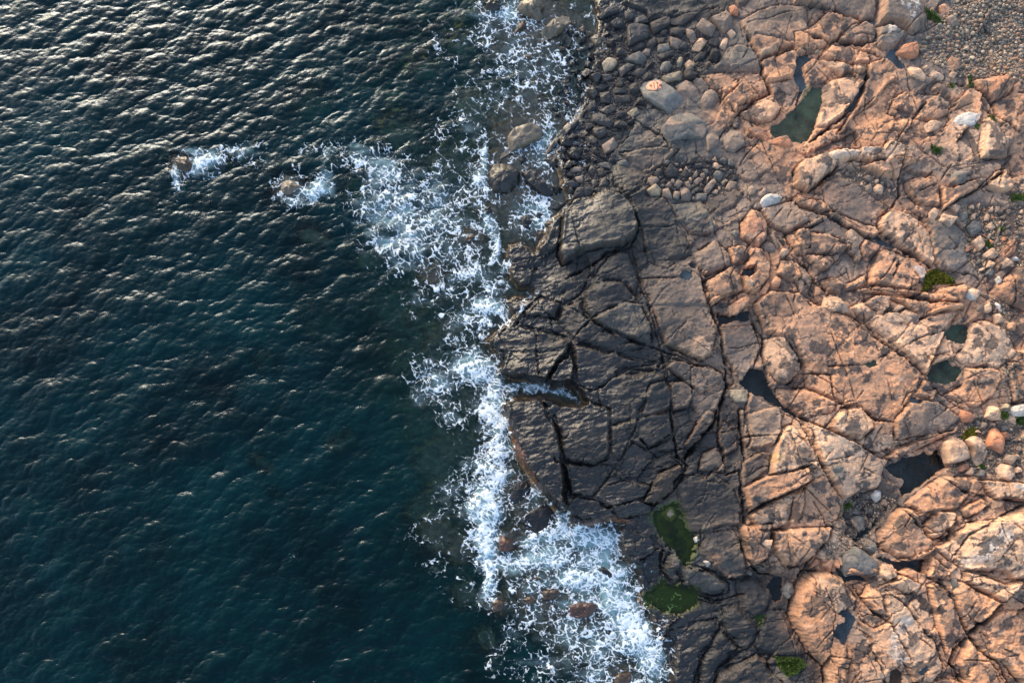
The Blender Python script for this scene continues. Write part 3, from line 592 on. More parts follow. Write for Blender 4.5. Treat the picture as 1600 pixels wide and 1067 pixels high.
# loose rocks: tile tone height roundness kind | outline | label (optional)
ROCKS = """A B .5 .6 b|240,130 330,50 390,50 385,100 260,145|long black wet boulder at the edge of the surf
A D .8 .3 b|440,200 470,180 610,175 620,230 590,270 450,330 440,280|big dark squarish boulder at the top of the boulder beach
A D .7 .3 b|600,160 700,120 740,130 745,180 630,240 610,200
A D .5 .3 b|740,150 870,100 960,80 900,140 830,185 745,180
A P .7 .2 b|915,200 960,140 1060,210 1030,260 960,235|flat brownish grey block leaning by the square block
A P .9 .2 b|1010,150 1120,100 1210,190 1110,245 1060,200|large square flat topped grey brown block
A D .5 .3 b|735,200 780,185 845,220 835,265 740,245
A D .35 .5 b|675,220 715,200 735,215 720,250 670,245
A P .5 .3 b|850,200 890,200 930,275 900,300 860,250|narrow purplish brown boulder standing on end
A o .6 .2 b|895,330 945,265 1005,280 1000,300 950,360 895,350|pale pinkish faceted boulder amid darker ones
A P .5 .3 b|735,265 830,290 800,345 750,325
A G .5 .5 b|655,320 740,300 745,350 690,375 655,360|greenish grey boulder with rounded back
A D .45 .4 b|570,300 640,265 655,300 620,350 575,330
A D .4 .3 b|460,330 560,285 600,290 560,330 500,360
A G .5 .3 b|430,400 530,360 590,390 560,445 510,440 440,420
A T .6 .3 b|265,450 300,410 370,400 380,440 350,480 290,500|olive brown boulder with yellowish face at the surf edge
A D .5 .3 b|375,480 440,440 500,460 460,500 400,540
A D .45 .3 b|455,510 520,475 610,490 520,545
A D .4 .3 b|530,530 600,500 660,540 560,560
A G .5 .9 b|670,480 690,430 740,425 760,460 730,500 680,500|smooth oval grey boulder above the painted slab
A T .4 .8 b|785,430 810,390 835,400 825,460 800,465|small upright pale grey oval stone
A o .4 .2 b|840,450 870,420 935,430 900,470 860,480
A D .5 .5 b|905,400 960,365 1005,375 990,410 920,430
A T .5 .2 b|680,540 800,500 835,510 830,550 710,580|long pale grey beam shaped boulder behind the painted slab
A L .9 .05 p|530,620 550,590 640,550 860,700 875,740 850,770 750,795 560,690|long grey slab with an orange painted oval of dark letters
A G .8 .1 b|680,900 740,820 820,780 890,785 990,870 1005,920 970,970 860,970 730,1000 690,940|big flat grey boulder with orange lower edge below painted slab
A P .7 .7 b|950,700 985,640 1030,615 1080,650 1090,690 1050,740 980,755|plump pink brown boulder right of the painted slab
A P .5 .3 b|900,560 960,545 1025,600 970,650 910,600
A P .5 .2 b|780,600 850,560 890,570 965,650 940,700 850,700 800,650
A D .6 .4 b|460,600 480,575 520,580 525,650 490,665 460,640|dark upright block at the end of the painted slab
A D .4 .4 b|340,620 440,605 460,650 350,655
A D .4 .4 b|350,670 470,665 475,710 360,720
A D .4 .2 b|260,525 340,510 355,550 270,575
A T .4 .3 b|440,785 510,750 540,780 480,820|pale grey brick shaped boulder below painted slab
A D .4 .3 b|360,790 430,770 440,810 370,820
A P .5 .1 b|265,1010 345,955 380,1000 370,1030 290,1067|pink square block alone on dark bedrock
A D .6 .3 b|200,900 230,880 300,880 310,930 250,970 205,930
A D .4 .3 b|175,950 200,935 245,975 220,1005 180,990
A B .4 .2 b|80,700 110,680 165,700 140,745 90,730
A B .4 .2 b|170,730 220,690 235,760 180,780
A D .5 .2 b|200,800 260,790 350,860 330,890 250,870 200,850
A B .4 .2 b|0,900 110,830 100,870 20,940
A B .6 .2 b|250,640 330,650 330,730 255,720
A B .4 .3 b|205,370 230,345 275,360 240,400
A B .5 .4 b|320,170 370,130 440,160 440,200 350,200
A D .4 .3 b|185,260 260,245 320,270 260,300 200,285|wet tan topped boulder awash in surf
A B .35 .3 b|200,620 270,585 320,600 260,640
A D .35 .3 b|240,760 340,730 370,770 300,800
A D .4 .5 b|420,95 470,80 500,120 470,150 430,140
A D .4 .3 b|500,130 560,110 600,160 480,180
A D .4 .3 b|650,270 730,265 720,300 660,310
A D .35 .5 b|830,280 870,290 860,340 800,345
A D .4 .3 b|640,380 780,350 770,385 680,420
A D .35 .3 b|1015,270 1070,240 1100,290 1070,330 1010,310
A P .35 .4 b|570,340 610,340 600,390 540,370
A R .5 .8 b|1145,60 1180,45 1220,80 1210,120 1160,110|small rust red rounded boulder
A o .4 .2 b|1130,240 1165,215 1200,250 1170,275
A o .4 .2 b|1085,330 1110,260 1145,270 1130,350|pale pink broken wedge against the bedrock dome
A P .3 .1 b|1175,850 1200,840 1220,855 1210,890 1180,885|tiny pink cube in a joint
A P .6 .3 b|1100,970 1160,900 1230,920 1260,1010 1180,1067 1120,1050|brown and orange wedge boulder
A R .6 .4 b|1285,900 1300,880 1410,900 1435,980 1420,1000 1330,950|orange rounded block at the green pool corner
A R .5 .3 b|1440,980 1550,950 1590,1020 1560,1035 1440,1005|orange block on the lip of the green pool
A P .4 .3 b|985,960 1030,910 1080,960 1070,1020 1000,1060
B R .8 .4 b|705,370 750,320 840,305 860,350 855,410 800,420 710,385|reddish rounded boulder by slate pool and pebbles
B o .5 .2 b|780,490 800,470 850,480 910,550 900,575 800,540|orange wedge boulder at the edge of pebbles
B o .4 .3 b|890,510 960,500 1050,530 1040,555 980,555|flat pale boulder under the pebble beach
B o .3 .2 b|880,490 910,465 940,475 910,505
B O .4 .2 b|1050,440 1090,400 1160,440 1150,480 1060,500|pinkish flat boulder amongst pebbles
B o .35 .2 b|1065,520 1100,500 1140,510 1110,550
B P .3 .9 b|860,270 860,250 890,245 890,275
B O .5 .4 b|1000,50 1050,20 1090,60 1080,110 1020,100|orange boulder at the corner of the pebble beach
B P .5 .4 b|1040,140 1090,110 1150,180 1090,200
B T .3 .6 b|140,355 170,345 185,365 150,375
B W .4 .5 b|1095,870 1120,820 1200,790 1290,800 1260,870 1120,900|whitish oval slab split by a thin joint
B o .5 .2 b|905,870 950,840 1050,850 1000,900 930,920
D G .7 .85 b|1065,180 1090,140 1150,125 1195,160 1170,220 1110,245 1070,220|round grey and white striped boulder
D o .5 .1 b|990,480 1010,435 1110,465 1060,530|cubic orange block by dark slot
D o .4 .2 b|925,420 960,385 1000,400 970,470 930,460
D P .45 .3 b|1050,380 1110,360 1130,400 1100,440
D G .4 .4 b|1120,430 1180,410 1200,450 1150,485
D o .35 .9 b|555,235 590,205 630,230 620,280 570,280|round tan cobble in the little hollow
D P .35 .3 b|470,170 520,150 570,180 530,200
D P .35 .3 b|490,230 530,210 550,270 510,280
D o .4 .1 b|350,560 390,530 480,580 450,640 380,600|smooth orange wedge in stepped slabs
D o .6 .15 b|1230,620 1290,570 1340,620 1290,680|tan cube shaped block in the rubble
D o .6 .15 b|1310,700 1370,660 1410,700 1400,730 1320,720|pointed orange block beside the cube block
D G .5 .2 b|1190,520 1240,470 1310,490 1300,540 1240,580|grey white block with crack in the rubble
D o .4 .2 b|1325,510 1380,470 1400,520 1370,530
D G .4 .3 b|1330,840 1380,780 1410,800 1380,850|grey striped chunk leaning on an orange ledge
D o .5 .2 b|1340,790 1360,740 1400,760 1390,790
D o .5 .3 b|1430,770 1470,720 1520,770 1450,800
D W .35 .4 b|1515,720 1560,705 1580,740 1520,745|small white stone on orange slab
D W .4 .2 b|1400,870 1430,840 1455,880 1420,910
D W .5 .3 b|1180,990 1220,940 1290,960 1280,1020 1200,1030|pale pinkish round boulder at the stepped ledge
D O .4 .3 b|150,920 160,900 230,960 150,990
C T .5 .4 b|570,260 640,210 685,250 670,300 610,300|pale tan boulder, first of the row below the stones
C P .5 .4 b|690,300 690,250 730,235 760,320
C G .5 .4 b|760,310 770,260 820,265 800,325
C P .6 .3 b|810,240 840,225 895,290 880,330 820,325
C G .5 .4 b|920,280 1000,285 990,330 920,320
C P .6 .2 b|980,240 1050,160 1065,200 1010,280 985,285|leaning reddish prism shaped boulder
C D .6 .2 b|695,140 740,80 800,120 790,165 720,170|dark triangular boulder among the stone cluster
C P .5 .4 b|1120,250 1150,195 1210,200 1200,260 1150,270|pale brown rounded block at the cluster edge
C G .4 .9 b|1075,50 1110,25 1150,50 1130,75|small round greenish white boulder
C o .35 .4 b|1020,80 1050,60 1110,80 1070,110
C P .35 .3 b|900,200 930,165 975,180 930,220
C D .35 .4 b|900,240 950,230 980,260 920,270
C P .4 .3 b|765,220 800,170 835,200 800,245
C G .35 .4 b|960,110 1000,105 1020,130 990,145
C G .4 .3 b|1040,150 1060,115 1120,130 1100,180 1060,180
C D .4 .3 b|800,150 840,120 890,145 850,175
C P .35 .4 b|840,200 870,190 890,240 865,255
C P .4 .4 b|570,220 590,170 650,165 670,190 620,225
C D .4 .3 b|900,90 970,60 990,90 920,110
C T .3 .5 b|1095,195 1130,175 1150,190 1110,220
C P .35 .3 b|700,230 740,195 760,220 740,240
C D .35 .4 b|670,190 700,180 730,195 690,210
C G .5 .3 b|690,85 710,50 740,60 725,90
C D .5 .3 b|630,150 650,110 700,110 690,150 650,170
C W .6 .3 b|1370,320 1400,295 1500,280 1525,300 1500,340 1390,385 1365,350|pale lilac white block lying across the joint
C B .5 .3 b|60,310 90,250 200,230 230,250 190,300 130,330|black wedge boulder capped by a thin pale streak
C D .4 .3 b|230,110 270,100 300,145 260,170
C D .4 .4 b|245,230 260,180 300,160 310,230 270,255
C D .4 .3 b|170,130 190,80 225,110 210,165
C D .35 .3 b|190,190 230,165 245,215 210,240
C B .4 .3 b|10,210 60,190 120,215 110,240 50,250
C P .4 .3 b|75,170 130,160 140,200 100,205
C G .4 .3 b|230,70 320,60 335,110 270,95
C P .35 .3 b|45,110 130,85 130,125 60,135
C G .3 .4 b|370,60 420,40 470,60 450,85 380,80|pale grey smooth slab on the dark bedrock top
C P .4 .6 b|1390,640 1410,610 1450,620 1480,670 1450,690 1400,670|smooth round brown cobble, largest of three in a joint
C P .4 .7 b|1425,570 1450,555 1510,650 1490,675|long smooth brown cobble in the joint
C D .35 .7 b|1490,600 1510,580 1540,620 1530,650
C o .4 .8 b|1500,700 1520,660 1560,650 1570,690 1530,715|round tan cobble at the end of the joint
C P .4 .3 b|1270,260 1300,230 1340,250 1330,290 1290,300
C P .4 .3 b|1340,290 1400,240 1440,270 1370,310
C O .5 .3 b|1440,900 1470,840 1510,880 1500,930 1450,930
C o .4 .3 b|1250,890 1290,880 1320,910 1280,960
C O .5 .2 b|1170,1050 1300,970 1310,990 1250,1060
C O .4 .3 b|1350,980 1430,870 1450,870 1400,990
C G .4 .3 b|1160,550 1190,530 1220,560 1200,590
F o .9 .1 b|900,190 920,110 990,100 1095,180 1090,215 960,215|smooth orange brick like block resting on the slab
F O .7 .2 b|230,190 410,80 420,100 370,170 310,240 270,240|orange spearhead block over the dark pool
F T .5 .2 b|265,750 390,750 390,840 300,840 265,800|tan box shaped block wedged beside the deep pool
F T .3 .4 b|360,730 440,730 465,750 400,755
F D .3 .3 b|180,170 230,150 250,180 210,195
F P .5 .2 b|780,940 815,885 840,940 800,950
G o .5 .1 b|610,250 640,225 700,225 750,290 640,295|faceted tan block, left of the trio in the slab notch
G o .5 .1 b|720,240 770,195 875,245 855,295 760,290|flat tan block, right of the trio in the slab notch
G o .4 .1 b|670,210 730,160 765,180 700,220|small tan block, back of the trio in the slab notch
G o .6 .4 b|1190,100 1220,50 1280,60 1290,110 1210,140|pale pink rounded boulder above the pool ledge
G W .5 .1 b|1375,140 1390,135 1455,200 1440,215|white splinter of rock at the rubble edge
G o .5 .3 b|1380,230 1430,220 1450,280 1400,300
G P .4 .3 b|1255,210 1260,170 1300,165 1290,220
G o .5 .3 b|1300,180 1340,150 1380,170 1350,220 1310,215
G O .5 .3 b|1475,300 1490,280 1555,285 1550,335 1490,330
G P .35 .6 b|1300,80 1340,75 1370,110 1330,125
V o .8 .2 b|295,490 320,400 360,395 435,510 370,520|grey pink pyramid shaped boulder
V T .6 .2 b|430,420 470,375 510,380 500,470 440,440
V W .8 .4 b|510,450 540,400 620,380 680,420 640,480 530,495|white and grey lichened boulder with orange base
V R .6 .6 b|80,470 90,420 180,450 240,500 200,540 130,530|smooth orange red boulder near the moss tuft
V P .5 .4 b|260,590 290,520 330,540 310,600
V o 1.1 .35 b|-35,760 -30,700 40,650 110,670 180,750 200,830 130,855 0,880|large rounded orange boulder with a white side by black pool
V o .9 .3 b|150,680 200,645 250,660 300,730 340,800 290,880 240,895 210,850 200,760|long split topped orange boulder next to the large rounded one
V R .9 .5 b|320,700 350,600 400,570 435,600 475,790 440,790 400,765 320,740|tall orange red boulder shaped like a seat
V R .5 .5 b|440,620 490,600 525,650 500,680 460,670|small rounded orange boulder touching the seat shaped one
V o .5 .1 b|465,850 490,800 570,810 540,890|tan cube below the seat shaped boulder
V o .6 .5 b|400,930 450,870 530,890 560,960 520,1020 450,1000|flat rounded tan boulder beside fine gravel
V R .45 .3 b|60,920 120,880 180,860 180,920 110,950
V o .4 .4 b|150,960 200,900 230,920 210,980
V G .4 .6 b|240,980 280,920 330,940 310,1000
J W .6 .8 b|535,600 560,550 600,560 610,620 570,645|egg shaped pinkish boulder overhanging the dark gully
J G .5 .2 b|390,770 430,730 500,750 480,830 440,850|flat dark slate triangular stone in the gully
J G .4 .4 b|390,720 420,680 460,690 450,730
J D .4 .4 b|335,760 345,700 385,710 380,765
J G .35 .5 b|510,690 540,680 560,710 520,720
J o .35 .4 b|605,660 615,620 650,615 650,670
J G .35 .5 b|515,820 530,770 550,780 540,830
J G .4 .6 b|235,420 260,380 320,400 300,440 250,440|smooth grey stone set in a hollow of orange rock
M o .7 .3 b|600,300 620,235 680,255 720,320 660,350 610,320|orange block below black water channel
M G .7 .3 b|455,90 500,50 560,90 600,190 560,200 480,140|grey block with an orange corner beside orange boulder
M G .9 .3 b|330,180 400,110 470,150 600,230 590,330 470,310 360,330 330,260|large fractured grey block above the black slot
M O .5 .2 b|180,260 230,180 270,210 260,300 210,290
M O .4 .2 b|270,250 290,200 320,220 310,270
M O .4 .2 b|110,270 150,200 200,190 180,240
M G .4 .3 b|1080,340 1130,340 1140,400 1100,410
L W .4 .6 b|550,60 590,30 600,80 565,95|small white stone on the rim of green pool
L W .5 .5 b|610,220 650,200 670,240 640,260
L G .5 .7 b|900,300 930,265 965,290 950,320
L G .7 .4 b|1170,400 1200,360 1250,370 1240,450 1200,485 1170,450|grey boulder by the narrow black green pool
L o .5 .2 b|1000,100 1010,65 1070,70 1060,140
H T .35 .8 b|1220,720 1270,660 1320,670 1330,740 1290,780 1250,760|rounded tan boulder half sunk in green algae pool
X N .9 .35 s|274,248 280,240 292,244 302,258 299,271 287,275 278,266|brown pointed rock, outermost in the open sea
X T .6 .7 s|430,294 434,286 450,281 470,284 477,292 462,298 455,306 438,304|low brown tan rock washed by surf in open sea
N T 1.2 .3 s|730,110 750,30 850,5 960,20 1010,80 960,120 990,200 940,230 830,180 740,140|large pale topped boulder at the top of the surf
N T .9 .3 s|980,330 1050,250 1180,170 1270,180 1270,260 1200,340 1080,400 960,460|slanting boulder with pale crest amid the top surf
N D .9 .3 s|390,100 420,0 540,-20 540,110 480,140 420,130|dark block rising from white surf at the top edge
N N .4 .4 s|740,240 800,210 890,230 830,270 770,310 700,370 670,360
N N .35 .4 s|780,600 850,550 900,560 870,640 800,660|brown boulder just awash below the pale topped one
N T .5 .3 s|1470,400 1560,360 1620,380 1600,460 1530,480
N T .3 .5 s|830,860 890,845 930,870 880,900
N D .3 .5 s|930,1030 960,1020 990,1050 940,1060
N K .4 .5 s|1550,180 1590,150 1640,150 1640,220 1580,215
Q T .7 .35 s|1030,250 1090,180 1200,150 1280,190 1270,260 1180,300 1130,320 1050,360 980,400 990,360 1040,320|broad tan backed sea rock with orange side
Q D 1.1 .45 s|900,500 940,430 1000,415 1070,440 1130,510 1110,570 1040,630 960,640 910,580|large round dark boulder standing in surf
Q D .8 .3 s|1130,500 1220,470 1270,540 1360,640 1310,665 1220,610 1160,560|dark ridged boulder beside the large round one
Q D .5 .2 s|1290,400 1330,365 1390,390 1390,430 1350,465 1300,430|faceted grey boulder in the foamy inlet
Q G .5 .3 s|1400,200 1480,140 1540,120 1520,180 1440,240 1380,270 1320,370 1280,400 1310,330|long grey boulder lining the foamy channel
Q D .5 .2 s|1380,250 1430,240 1500,280 1470,310 1410,310
Q B .7 .3 s|1450,360 1490,310 1560,330 1530,410 1470,400|black faceted boulder at the channel mouth
Q B .4 .2 s|1120,800 1160,780 1220,840 1190,890 1140,870|black wedge in foam near the dark shelf
Q B .35 .3 s|1225,790 1250,755 1295,780 1260,820
Q N .4 .3 s|1290,850 1320,815 1365,840 1340,890
Q N .4 .3 s|1240,910 1280,880 1320,910 1300,955 1245,950|low rock capped with brown weed near the shelf
Q N .35 .3 s|720,980 770,920 810,905 815,950 770,975
Q D .35 .4 s|870,740 920,715 930,760 890,780
Q D .5 .3 s|1340,740 1400,720 1470,650 1460,700 1390,750
Q B .5 .3 s|1320,570 1440,590 1440,620 1370,640
Q B .45 .3 s|1420,560 1480,540 1550,580 1500,610
Q D .4 .3 s|1480,460 1540,440 1560,480 1500,500
Q D .4 .2 s|1110,370 1160,365 1170,400 1130,430
H r .6 .3 s|80,870 110,860 150,900 205,920 210,960 150,985 85,985|rust red rock sticking up through white surf
H K .3 .3 s|230,760 300,700 400,640 490,710 510,780 440,830 330,900 300,850|flat dark weedy shelf rock under the cliff foot
H K .3 .4 s|140,620 200,500 260,480 330,540 300,600 200,660
K r .45 .4 s|810,600 830,530 900,500 1030,510 1040,570 990,605 900,620|red brown rock streaked with falling foam
K N .45 .5 s|630,470 660,420 760,410 795,450 740,490 660,495|brown rock dripping foam, upper of the surf rocks
K N .4 .5 s|520,480 560,460 620,490 600,520 540,520
K N .4 .4 s|290,500 340,475 400,500 380,560 320,580|small red weedy rock at the left of the surf
K N .4 .4 s|1100,1040 1180,1000 1280,985 1290,1040 1230,1100 1120,1100|brown rock in surf at the very bottom
K N .3 .5 s|580,340 620,320 660,340 610,365
K B .5 .4 s|1010,250 1060,240 1180,330 1150,370 1080,310""".split('\n')
# zones filled with further loose stones: tile tones rmin rmax count kind | outline
ZONES = """X DDDGDBB 5.5 13 90 b|940,28 975,20 1005,40 1110,55 1140,80 1115,105 1085,120 1060,125 1035,145 1000,175 985,200 945,215 925,205 905,195 915,150 928,100
X DBBB 4.5 11 34 b|880,215 925,200 945,235 955,262 945,300 912,315 892,305 880,270
X DGPPo 3 7 40 b|1008,290 1015,272 1050,255 1120,245 1150,255 1155,285 1130,305 1080,312 1010,308
X oPGoR 2.8 7 34 b|1512,318 1565,322 1580,370 1562,400 1535,424 1510,400 1508,350
X DGDB 2.6 6 24 b|1318,785 1345,765 1380,775 1400,785 1370,825 1340,850 1320,835
X oPGo 2.8 6 22 b|1500,640 1560,660 1600,690 1600,750 1550,748 1500,742 1490,735
X PGo 2 4 14 b|1312,262 1345,262 1400,290 1400,300 1370,298 1315,280
X BBBN 3.5 10 50 s|880,20 938,60 915,140 890,190 860,180 880,120 870,60
X oGPo 2 4.5 18 b|1560,330 1600,320 1600,420 1588,420 1590,380""".split('\n')
PEBBLE_ZONE = pts('X', '1448,60 1470,30 1490,10 1520,-50 1900,-60 1900,140 1600,130 1565,120 1520,122 1500,118 1468,106 1440,92 1436,70')
PEBBLE_SMALL = [pts('X', s) for s in ('1312,262 1345,262 1375,285 1360,292 1315,280', '1500,322 1568,322 1582,372 1560,402 1532,430 1508,400',
    '1300,835 1318,780 1350,765 1400,780 1385,805 1365,830 1345,860 1310,870', '1480,735 1505,640 1600,665 1600,755 1555,750',
    '1540,460 1575,470 1590,520 1560,520', '1583,300 1605,300 1605,430 1592,430', '1290,845 1310,850 1300,890 1285,880', '1560,560 1585,560 1590,620 1570,625')]
# foam density: u v radius_u radius_v angle strength
FOAM = [float(x) for x in """320 255 32 14 -10 1.0 300 238 28 10 10 .7 276 275 10 26 0 .75 360 238 60 16 -12 .55 400 250 45 30 0 .35
490 298 34 15 -10 1.0 455 312 30 9 8 .8 520 280 40 30 0 .6 545 250 60 30 20 .6 600 270 50 40 0 .6 590 320 50 40 0 .55 640 330 60 60 0 .6 690 300 60 60 0 .55 700 350 60 30 0 .5 600 350 50 30 0 .42 560 230 50 15 0 .45
535 275 16 28 0 -.5 620 380 60 30 0 .58 640 400 60 40 0 .5
790 20 45 35 0 .85 765 60 40 30 40 .6 810 90 50 50 0 .7 850 40 40 30 0 .5 860 110 50 60 0 .55 880 160 40 40 0 .6 900 60 40 60 0 .4 800 150 50 40 0 .55 745 140 50 60 0 .35 700 60 50 60 0 .34 720 200 50 40 0 .52
757 245 9 28 0 1.2 752 280 18 24 0 .9 745 310 30 30 0 .6 762 345 14 26 -12 .9 772 385 7 26 -12 1.1 790 420 14 12 0 .9 850 215 25 30 0 .8 848 250 20 18 0 .6 835 320 30 26 0 .7 820 345 34 28 0 .6 848 345 14 24 0 .8 808 300 40 30 0 .3
700 390 70 40 0 .6 735 425 45 20 -10 .75 770 450 25 18 0 .75 690 460 70 30 0 .5
765 480 34 14 0 1.15 740 500 40 18 0 .8 790 505 20 20 0 .6 820 475 24 7 -40 .9 720 525 60 22 0 .45 700 560 50 20 0 .35
745 580 34 24 0 1.2 730 560 30 15 0 .8 680 590 40 36 0 .72 660 620 30 20 0 .55 700 645 18 40 -30 .62 775 620 18 40 0 1.0 770 650 20 40 0 .95 745 630 30 26 0 .5
780 690 16 50 0 1.15 750 715 18 30 20 .6 770 745 26 30 0 1.1 760 790 28 40 0 1.25 758 840 22 44 0 1.25 765 900 12 50 0 1.0 790 720 20 26 0 .6
722 740 16 40 20 .55 700 770 30 26 0 .5 715 800 24 14 0 .6 675 810 40 14 -10 .42 660 845 40 16 10 .42 690 880 40 26 30 .36 700 920 34 20 30 .3 755 930 16 30 0 .5
840 770 22 20 0 .6 815 750 16 20 0 .5 840 795 30 10 -10 .6 880 812 14 22 0 1.0 850 835 40 18 -15 1.0 910 835 50 20 0 1.0 950 840 26 26 0 1.0 860 870 60 26 -10 .85 930 870 50 26 0 .8 800 880 40 20 0 .8 950 900 40 30 0 .9 900 905 40 22 0 .95
840 910 60 26 0 .55 900 940 50 16 -20 .6 960 940 34 34 0 1.0 985 970 30 40 0 1.1 1000 1000 32 30 20 1.15 1020 1030 26 30 0 1.15 940 1010 40 40 0 .8 890 990 50 40 0 .62 840 960 60 40 0 .48 800 990 40 40 0 .4 860 1040 60 34 0 .5 930 1060 50 30 0 .7 780 1030 26 30 0 .4 1000 1070 40 20 0 .9
840 606 30 7 8 1.0 872 612 24 8 8 .95 800 605 24 10 0 .9 895 622 14 6 30 .7 832 655 4 16 0 .55 850 670 12 5 0 .5 980 890 20 14 0 .5 992 878 20 8 30 .45 1040 940 26 6 20 .5 1060 930 18 10 30 .55 1030 975 20 16 0 .3 1050 1000 14 30 0 .2 1028 985 10 30 0 .45
145 490 16 6 20 .3 470 870 24 14 0 .25""".split()]
FOAM = np.array(FOAM).reshape(-1, 6)
# rocks that stay under water: u v radius crest(height relative to the sea) softness
REEFS = np.array([float(x) for x in """480 362 34 -.75 505 372 22 -.7 675 430 30 -.14 640 345 30 -.7 720 360 26 -.5 570 400 40 -1.0 408 560 34 -1.5 400 640 0.1 -9 402 718 28 -1.0 418 735 18 -1.0 430 770 20 -1.5
525 692 26 -1.1 545 680 20 -1.2 700 700 40 -.8 670 720 36 -.9 690 770 40 -.7 680 830 50 -.45 720 860 40 -.4 730 930 44 -.6 760 1000 40 -.7 650 800 30 -.9 720 60 40 -.9 800 60 60 -.45 860 100 50 -.3 740 160 50 -.6 660 100 40 -1.2 880 30 50 -.3
820 170 50 -.3 620 200 60 -1.1 480 150 70 -1.7 350 250 30 -1.3 560 290 60 -1.3 700 250 60 -.8 760 330 50 -.5 600 470 50 -1.4 500 500 60 -1.8 800 330 50 -.3 740 400 50 -.5 850 960 60 -.35 900 1010 60 -.35 810 900 50 -.35
250 860 40 -2.0 640 560 50 -1.5 320 320 40 -2.0 590 620 30 -2.0""".split()]).reshape(-1, 4)
# ------------------------------------------------------------------ materials
def nodes(name):
    m = bpy.data.materials.new(name); m.use_nodes = True; nt = m.node_tree; nt.nodes.clear()
    return m, nt, nt.nodes.new, nt.links.new
def rock_material():
    m, nt, N, L = nodes('rock')
    out = N('ShaderNodeOutputMaterial'); b = N('ShaderNodeBsdfPrincipled'); L(b.outputs[0], out.inputs[0])
    a = N('ShaderNodeAttribute'); a.attribute_name = 'Col'
    w = N('ShaderNodeAttribute'); w.attribute_name = 'wet'
    g = N('ShaderNodeNewGeometry')
    n1 = N('ShaderNodeTexNoise'); n1.inputs['Scale'].default_value = 3.2; n1.inputs['Detail'].default_value = 8; n1.inputs['Roughness'].default_value = 0.72
    n2 = N('ShaderNodeTexNoise'); n2.inputs['Scale'].default_value = 11.0; n2.inputs['Detail'].default_value = 5; n2.inputs['Roughness'].default_value = 0.7
    n3 = N('ShaderNodeTexNoise'); n3.inputs['Scale'].default_value = 0.9; n3.inputs['Detail'].default_value = 9; n3.inputs['Roughness'].default_value = 0.7
    for n in (n1, n2, n3): L(g.outputs['Position'], n.inputs['Vector'])
    r = N('ShaderNodeMapRange'); L(n1.outputs['Fac'], r.inputs['Value'])
    r.inputs['From Min'].default_value = 0.3; r.inputs['From Max'].default_value = 0.7; r.inputs['To Min'].default_value = 0.66; r.inputs['To Max'].default_value = 1.32
    r2 = N('ShaderNodeMapRange'); L(n2.outputs['Fac'], r2.inputs['Value'])
    r2.inputs['From Min'].default_value = 0.3; r2.inputs['From Max'].default_value = 0.7; r2.inputs['To Min'].default_value = 0.78; r2.inputs['To Max'].default_value = 1.2
    mu = N('ShaderNodeMath'); mu.operation = 'MULTIPLY'; L(r.outputs[0], mu.inputs[0]); L(r2.outputs[0], mu.inputs[1])
    vm = N('ShaderNodeVectorMath'); vm.operation = 'SCALE'; L(a.outputs['Color'], vm.inputs[0]); L(mu.outputs[0], vm.inputs['Scale'])
    # scattered dark lichen
    lr = N('ShaderNodeMapRange'); L(n3.outputs['Fac'], lr.inputs['Value'])
    lr.inputs['From Min'].default_value = 0.57; lr.inputs['From Max'].default_value = 0.63; lr.inputs['To Min'].default_value = 0; lr.inputs['To Max'].default_value = 0.7
    mx = N('ShaderNodeMix'); mx.data_type = 'RGBA'; L(lr.outputs[0], mx.inputs['Factor']); L(vm.outputs[0], mx.inputs['A'])
    dk = N('ShaderNodeVectorMath'); dk.operation = 'MULTIPLY'; dk.inputs[1].default_value = (0.50, 0.56, 0.62); L(vm.outputs[0], dk.inputs[0]); L(dk.outputs[0], mx.inputs['B'])
    L(mx.outputs['Result'], b.inputs['Base Color'])
    rr = N('ShaderNodeMapRange'); L(w.outputs['Fac'], rr.inputs['Value']); rr.inputs['To Min'].default_value = 0.85; rr.inputs['To Max'].default_value = 0.24
    ra = N('ShaderNodeMath'); ra.operation = 'MULTIPLY_ADD'; L(n2.outputs['Fac'], ra.inputs[0]); ra.inputs[1].default_value = 0.3; L(rr.outputs[0], ra.inputs[2])
    rs = N('ShaderNodeMath'); rs.operation = 'SUBTRACT'; L(ra.outputs[0], rs.inputs[0]); rs.inputs[1].default_value = 0.15; L(rs.outputs[0], b.inputs['Roughness'])
    bp = N('ShaderNodeBump'); bp.inputs['Distance'].default_value = 0.055; bp.inputs['Strength'].default_value = 0.8; L(n1.outputs['Fac'], bp.inputs['Height'])
    bp2 = N('ShaderNodeBump'); bp2.inputs['Distance'].default_value = 0.03; bp2.inputs['Strength'].default_value = 0.8; L(n2.outputs['Fac'], bp2.inputs['Height']); L(bp.outputs[0], bp2.inputs['Normal'])
    L(bp2.outputs[0], b.inputs['Normal'])
    b.inputs['Specular IOR Level'].default_value = 0.5
    return m
M_ROCK = rock_material()
